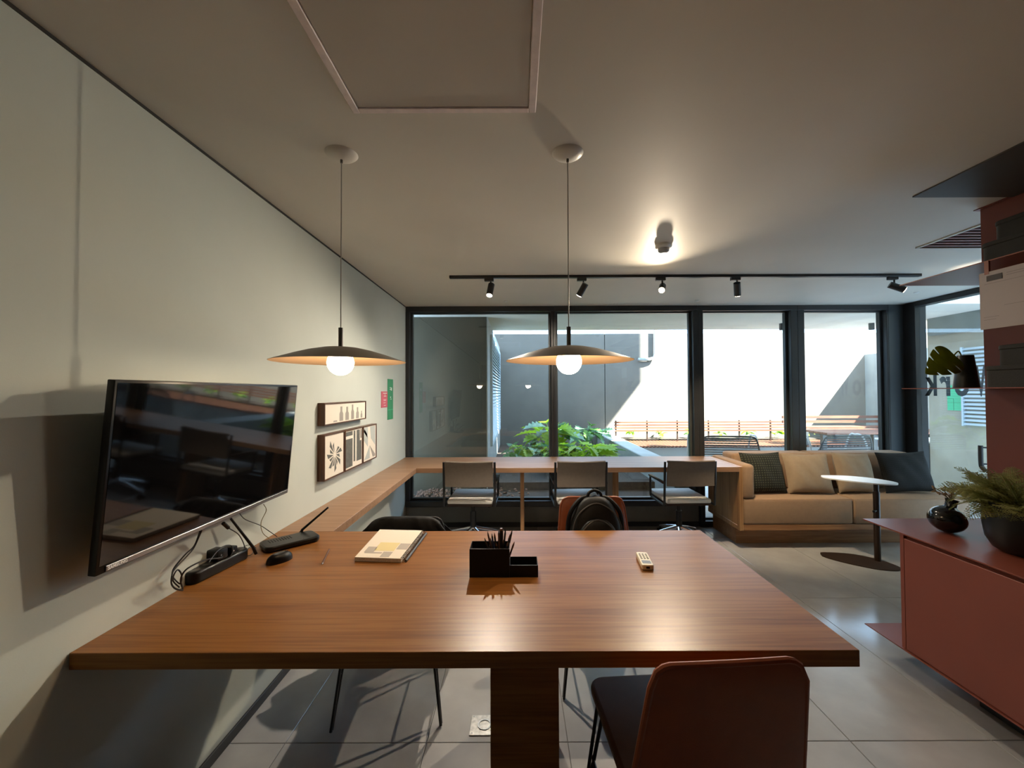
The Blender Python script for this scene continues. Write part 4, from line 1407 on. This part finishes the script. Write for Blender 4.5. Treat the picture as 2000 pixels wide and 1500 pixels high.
ph = [at(1915, 870, x=XR - 0.05), at(1916, 905, x=XR - 0.05), at(1919, 914, x=XR - 0.05), at(1926, 921, x=XR - 0.04)]
B().tube(spline(ph, 5), 0.017, 12).build('grip', 'frame_black', dh)
b = B()
for py in (874, 906):
    p = at(1916, py, x=XR - 0.05)
    b.cyl(p, (XR + 0.05, p.y - 0.06, p.z), 0.008, n=10)
b.build('standoff', 'frame_black', dh)

# ------------------------------------------------------------------ things on the table
# notebook
p = [at(693, 1088, z=ZT + 0.018), at(783, 1091, z=ZT + 0.018), at(826, 1036, z=ZT + 0.018), at(742, 1034, z=ZT + 0.018)]
nb = thing('spiral_notebook', 'thick spiral notebook with pale patterned cover on the table', 'notebook', (sum(q.x for q in p) / 4, sum(q.y for q in p) / 4, ZT))
pl = [(q.x, q.y) for q in p]
B().prism(pl, ZT + 0.0015, ZT + 0.0165).build('page_block', 'paper_edge', nb, smooth=False)
cv = B().prism(pl, ZT + 0.0168, ZT + 0.0180).build('cover', 'paper', nb, smooth=False)
B().prism(pl, ZT + 0.0002, ZT + 0.0014).build('back_cover', 'black_plastic', nb, smooth=False)


def cov(u, v):
    a = p[0].lerp(p[1], u); c_ = p[3].lerp(p[2], u)
    q = a.lerp(c_, v)
    return (q.x, q.y)


for mat, (u0, u1, v0, v1) in (('paper_yellow', (0.28, 0.72, 0.22, 0.50)), ('paper_grey', (0.10, 0.30, 0.16, 0.34)), ('paper_grey', (0.74, 0.97, 0.28, 0.48)), ('paper_grey', (0.52, 0.72, 0.03, 0.19)), ('paper_grey', (0.12, 0.50, 0.13, 0.17))):
    B().prism([cov(u0, v0), cov(u1, v0), cov(u1, v1), cov(u0, v1)], ZT + 0.0178, ZT + 0.0184).build('cover_print', mat, cv, smooth=False)
d = (p[2] - p[1]); nr = Vector((d.y, -d.x, 0)).normalized()
b = B()
for k in range(26):
    c_ = p[1].lerp(p[2], 0.02 + 0.96 * k / 25) + nr * 0.005
    c_.z = ZT + 0.0115
    u = nr
    ring = [c_ + u * 0.0105 * math.cos(a_) + Vector((0, 0, 0.0105 * math.sin(a_))) for a_ in [2 * math.pi * j / 12 for j in range(12)]]
    b.tube(ring, 0.0011, 5, closed=True)
b.build('spiral', 'black_metal', nb)
pc = p[1].lerp(p[2], 0.02) + nr * 0.018; pd = p[1].lerp(p[2], 0.98) + nr * 0.018
b = B().cyl((pc.x, pc.y, ZT + 0.006), (pd.x, pd.y, ZT + 0.006), 0.0055, n=12)
single(b, 'dark_pen', 'dark_grey_plastic', 'dark pen lying along the spiral of the notebook', 'pen')
# slim pen
a, c_ = at(629, 1102, z=ZT + 0.004), at(643, 1073, z=ZT + 0.004)
pen = thing('slim_pen', 'thin brown pen lying between the mouse and the notebook', 'pen', (a.x, a.y, ZT))
dv = (c_ - a)
B().cyl(a + dv * 0.06, c_, 0.0038, n=10).build('barrel', 'pencil_brown', pen)
B().cyl(a, a + dv * 0.06, 0.0006, 0.0038, n=10).build('tip', 'steel', pen)
# mouse
c_ = at(546, 1096, z=ZT)
ms = thing('computer_mouse', 'black computer mouse on the table beside the router', 'mouse', (c_.x, c_.y, ZT), R(-35))


def mouse(u, v):
    a_ = u * 2 * math.pi
    r = math.sin(math.pi / 2 * min(1, 1.0 - v)) ** 0.6 if v < 1 else 0.0
    zz = 0.036 * math.sin(v * math.pi / 2) ** 0.8
    return (0.031 * r * math.cos(a_), 0.052 * r * math.sin(a_), zz)


B().grid(mouse, 28, 10, closeu=True).build('shell', 'black_plastic', ms, local=True, ang=80)
B().cyl((-0.004, 0.026, 0.030), (0.004, 0.026, 0.030), 0.007, n=12).build('wheel', 'dark_grey_plastic', ms, local=True)
# router
c0, c1 = at(500, 1083, z=ZT), at(610, 1056, z=ZT)
mid = (c0 + c1) / 2
ang = math.atan2(c1.y - c0.y, c1.x - c0.x)
rt = thing('wifi_router', 'black router with two raised antennas on the table by wall', 'router', (mid.x, mid.y + 0.04, ZT), ang)
Lr = (c1 - c0).length
b = B(); b.prism(rrect(Lr, 0.13, 0.03, 6), 0.004, 0.026)
o = b.build('body', 'black_plastic', rt, local=True, ang=50)
q = o.modifiers.new('round', 'BEVEL'); q.width = 0.006; q.segments = 3; q.limit_method = 'ANGLE'
for k in range(4):
    B().box(Lr * 0.08 + k * 0.011, Lr * 0.08 + k * 0.011 + 0.004, -0.045, -0.043, 0.0262, 0.0268).build('status_light', 'plug_grey', rt, local=True)
for k in range(9):
    B().box(-Lr * 0.36 + k * 0.011, -Lr * 0.36 + k * 0.011 + 0.004, 0.0, 0.04, 0.0260, 0.0266).build('vent_slot', 'black_matte', rt, local=True)
for (ax0, ay0, ax1, ay1, yy) in ((500, 1076, 451, 1013, None), (584, 1040, 641, 991, None)):
    s_ = at(ax0, ay0, z=ZT + 0.02)
    e_ = at(ax1, ay1, y=s_.y + (-0.11 if ax1 < 500 else 0.03))
    dd = (e_ - s_)
    B().cyl(s_ - Vector((0, 0, 0.012)), s_ + dd * 0.12, 0.0065, n=10).cyl(s_ + dd * 0.10, e_, 0.0062, 0.0045, n=10).build('antenna', 'black_plastic', rt)
for b_ in range(2):
    B().box(-0.08 + b_ * 0.13, -0.06 + b_ * 0.13, -0.04, 0.04, 0.0, 0.0045).build('foot', 'black_matte', rt, local=True)
# power strip
c0, c1 = at(372, 1140, z=ZT), at(472, 1090, z=ZT)
ang = math.atan2(c1.y - c0.y, c1.x - c0.x)
mid = (c0 + c1) / 2
ps = thing('power_strip', 'black power strip with plugs lying on the table by the wall', 'power strip', (mid.x, mid.y, ZT), ang)
Lp = (c1 - c0).length + 0.03
b = B(); b.prism(rrect(Lp, 0.062, 0.028, 6), 0.0, 0.044)
o = b.build('body', 'black_plastic', ps, local=True, ang=50)
q = o.modifiers.new('round', 'BEVEL'); q.width = 0.008; q.segments = 3; q.limit_method = 'ANGLE'
for k, u in enumerate((-0.38, -0.18, 0.22, 0.32, 0.42)):
    if abs(u * Lp) > Lp / 2 - 0.03: u = u * 0.85
    B().lathe([(0.019, 0.0445), (0.0165, 0.0450), (0.015, 0.0442), (0.0005, 0.0442)], (u * Lp, 0, 0), 20).build('socket', 'dark_grey_plastic', ps, local=True)
# adapters plugged in: separate things
for nm, u, w_, h_, lb in (('power_adapter', -0.02, 0.05, 0.040, 'chunky black adapter plugged into the middle of the power strip'), ('power_plug', 0.19, 0.034, 0.030, 'black plug in the power strip nearer the router')):
    P_ = Matrix.Translation((mid.x, mid.y, ZT)) @ Matrix.Rotation(ang, 4, 'Z') @ Matrix.Translation((u * Lp, 0, 0.046))
    t = thing(nm, lb, 'plug', P_.translation, ang)
    B().box(-w_ / 2, w_ / 2, -0.028, 0.028, 0.0, h_, bev=0.006).build('body', 'black_plastic', t, local=True)
    B().box(w_ / 2 - 0.012, w_ / 2 + 0.004, -0.006, 0.006, h_ * 0.4, h_ * 0.4 + 0.010, bev=0.002, seg=1).build('cable_boot', 'dark_grey_plastic', t, local=True)
    B().cyl((-w_ * 0.2, -0.030, h_ * 0.5), (-w_ * 0.2, -0.028, h_ * 0.5), 0.0035, n=8).build('indicator', 'chrome', t, local=True)


def cable(label, pts, r=0.0022, mat='cable_black', name='cable'):
    b = B().tube(spline(pts, 7), r, 6)
    return single(b, name, mat, label, 'cable', 'cables behind the television')


xb = XW + 0.06
W = lambda px, py, x=XW + 0.03: at(px, py, x=x)
Tt = lambda px, py, z=ZT + 0.004: at(px, py, z=z)
def G(px, py, off=0.03, lift=0.004):
    """on the wall, or on the table where the wall point would fall below it"""
    q = at(px, py, x=XW + off)
    return q if q.z > ZT + lift else at(px, py, z=ZT + lift)


cable('twin black cable dropping from the television to left end of power strip', [G(392, 1033, 0.06), G(380, 1065), G(362, 1083), G(341, 1108), G(336, 1124), G(335, 1140, 0.02), G(343, 1150, 0.03), G(357, 1153)], 0.0028)
cable('black cable looping over the left end of power strip', [G(394, 1036, 0.06), G(379, 1069, 0.04), G(366, 1085, 0.04), G(346, 1106, 0.04), G(337, 1120, 0.05), G(340, 1130, 0.06), G(352, 1140, 0.07), G(355, 1124, 0.08), G(348, 1113, 0.08), G(341, 1120, 0.08), G(338, 1134, 0.06), G(350, 1147, 0.06)], 0.0024)
cable('black cable arching along the top of power strip', [G(357, 1150, 0.06), G(353, 1132, 0.08), G(362, 1114, 0.10), G(385, 1100, 0.11), G(408, 1092, 0.12), G(432, 1089, 0.13), G(436, 1078, 0.13)], 0.0026)
cable('black cable curling in a tall loop above the power strip', [G(408, 1098, 0.14), G(424, 1077, 0.13), G(440, 1066, 0.12), G(452, 1066, 0.12), G(455, 1076, 0.13), G(450, 1087, 0.14)], 0.0018)
cable('black usb cable hanging under the television near the router antenna', [W(437, 1023, XW + 0.10), W(448, 1032, XW + 0.10), W(466, 1044, XW + 0.09), W(476, 1062, XW + 0.08), Tt(478, 1076, ZT + 0.02), Tt(470, 1080)], 0.002)
b = B().cyl(W(436, 1022, XW + 0.10), W(446, 1031, XW + 0.10), 0.007, n=8)
single(b, 'usb_plug', 'black_plastic', 'small black plug at the end of a cable under the television', 'plug')
cable('thin beige cable hanging from television to the back of the router', [W(515, 985, XW + 0.03), W(520, 997, XW + 0.02), W(510, 1020, XW + 0.02), Tt(513, 1040, ZT + 0.05), Tt(526, 1052, ZT + 0.02)], 0.0018, 'cable_beige')
cable('thin dark cable crossing the beige one behind the router', [W(468, 1003, XW + 0.04), W(480, 1015, XW + 0.02), W(508, 1026, XW + 0.015), W(525, 1037, XW + 0.02), Tt(541, 1048, ZT + 0.02)], 0.0018)
cable('thin black cable looped between power strip and router', [Tt(462, 1078, ZT + 0.02), Tt(480, 1066, ZT + 0.02), Tt(492, 1066, ZT + 0.006), Tt(494, 1080), Tt(484, 1085), Tt(480, 1076), Tt(490, 1068), Tt(500, 1070)], 0.0014)

# desk organiser
q0 = at(917, 1128, z=ZT)
OX, OY = q0.x, q0.y
s = OY / F
ow1, ow2 = at(995, 1128, z=ZT).x - OX, at(1051, 1128, z=ZT).x - OX
h1, h2 = 0.107, 0.045
dp = 0.085
dg = thing('desk_organiser', 'black two-level desk organiser holding pencils on the table', 'organiser', (OX + ow2 / 2, OY + dp / 2, ZT))


def tray(x0, x1, h, split=None, name='tall_bin'):
    b = B()
    tk = 0.002
    y0, y1 = OY, OY + dp
    z0 = ZT
    b.box(x0, x1, y0, y0 + tk, z0, z0 + h); b.box(x0, x1, y1 - tk, y1, z0, z0 + h)
    b.box(x0, x0 + tk, y0 + tk, y1 - tk, z0, z0 + h); b.box(x1 - tk, x1, y0 + tk, y1 - tk, z0, z0 + h)
    b.box(x0 + tk, x1 - tk, y0 + tk, y1 - tk, z0, z0 + tk)
    if split: b.box(split, split + tk, y0 + tk, y1 - tk, z0 + tk, z0 + h)
    return b.build(name, 'black_matte', dg, smooth=False)


tray(OX, OX + ow1, h1, OX + ow1 * 0.48)
tray(OX + ow1 + 0.0005, OX + ow2, h2, None, 'low_bin')
b = B()
for (xa, xb2, h) in ((OX, OX + ow1, h1), (OX + ow1 + 0.0005, OX + ow2, h2)):
    b.box(xa, xb2, OY - 0.0006, OY + 0.0022, ZT + h, ZT + h + 0.0006)
b.build('rim', 'dark_grey_plastic', dg, smooth=False)
cx, cy = OX + ow1 * 0.75, OY + dp / 2
k = 0
cols = ['dark', 'brown', 'dark', 'blue', 'dark', 'dark', 'brown', 'dark', 'dark', 'dark', 'blue', 'dark', 'dark', 'brown']
hw = ow1 * 0.24 - 0.007
for i in range(14):
    u = (i / 13) * 2 - 1
    vy = ((i * 7) % 5) / 4 * 2 - 1
    base = Vector((cx + u * hw * 0.55, cy + vy * 0.018, ZT + 0.006))
    top = Vector((cx + u * (hw + 0.028), cy + vy * 0.030, ZT + 0.145 + 0.02 * math.sin(i * 2.3)))
    # keep inside the bin at rim height
    dv = (top - base)
    tpos = ['leftmost in the organiser', 'second from the left', 'third from the left', 'fourth from the left', 'fifth from the left', 'sixth from the left', 'seventh from the left', 'seventh from the right', 'sixth from the right', 'fifth from the right', 'fourth from the right', 'third from the right', 'second from the right', 'rightmost in the organiser'][i]
    pt = thing('pencil', '%s pencil standing in the organiser, %s' % ({'dark': 'black', 'brown': 'dark brown', 'blue': 'dark blue'}[cols[i]], tpos), 'pencil', base, 0, 'pencils in the desk organiser')
    B().cyl(base, base + dv * 0.90, 0.0037, n=6).build('barrel', 'pencil_' + cols[i], pt)
    B().cyl(base + dv * 0.90, top, 0.0037, 0.0006, n=6).build('point', 'pencil_' + ('brown' if i % 3 else 'dark'), pt)
# fat marker in the middle
b0 = Vector((cx + 0.004, cy + 0.028, ZT + 0.004))
mk = thing('marker', 'thick dark marker standing taller in the middle of the pencils', 'marker', b0)
B().cyl(b0, b0 + Vector((0.001, 0, 0.150)), 0.008, n=14).build('barrel', 'pencil_dark', mk)
B().cyl(b0 + Vector((0.001, 0, 0.150)), b0 + Vector((0.001, 0, 0.158)), 0.0078, 0.0055, n=14).build('end_cap', 'pencil_brown', mk)

# remote
a = at(1262, 1112, z=ZT + 0.02); c_ = at(1256, 1072, z=ZT + 0.02)
rm = thing('remote_control', 'cream air-conditioner remote control lying on the table', 'remote', ((a.x + c_.x) / 2, (a.y + c_.y) / 2, ZT), -math.atan2(c_.x - a.x, c_.y - a.y) + R(8))
Lr = 0.135
o = B().prism(rrect(0.046, Lr, 0.008, 5), 0.001, 0.021).build('body', 'cream_plastic', rm, local=True, ang=50)
q = o.modifiers.new('round', 'BEVEL'); q.width = 0.003; q.segments = 2; q.limit_method = 'ANGLE'
B().box(-0.017, 0.017, -0.052, -0.022, 0.0205, 0.0216).build('display', 'lcd_grey', rm, local=True, smooth=False)
for i in range(3):
    for j in range(4):
        B().box(-0.016 + i * 0.0125, -0.016 + i * 0.0125 + 0.008, -0.008 + j * 0.0155, -0.008 + j * 0.0155 + 0.0085, 0.0205, 0.0222, bev=0.0006, seg=1).build('button', 'button_dark', rm, local=True)
B().box(-0.007, 0.007, -Lr / 2 - 0.0005, -Lr / 2 + 0.002, 0.007, 0.015).build('emitter', 'black_plastic', rm, local=True)

# floor socket
fs = thing('floor_socket', 'square steel floor socket plate under the table', 'floor socket', (-0.155, 1.85, 0))
B().box(-0.212, -0.100, 1.792, 1.903, 0.0, 0.004, bev=0.001, seg=1).build('plate', 'steel', fs)
B().lathe([(0.030, 0.004), (0.030, 0.0065), (0.024, 0.0065), (0.024, 0.0045)], (-0.150, 1.848, 0), 28).build('ring', 'chrome', fs)
for dx in (-0.045, 0.045):
    for dy in (-0.045, 0.045):
        B().cyl((-0.156 + dx, 1.8475 + dy, 0.004), (-0.156 + dx, 1.8475 + dy, 0.0055), 0.004, n=8).build('screw', 'chrome', fs)
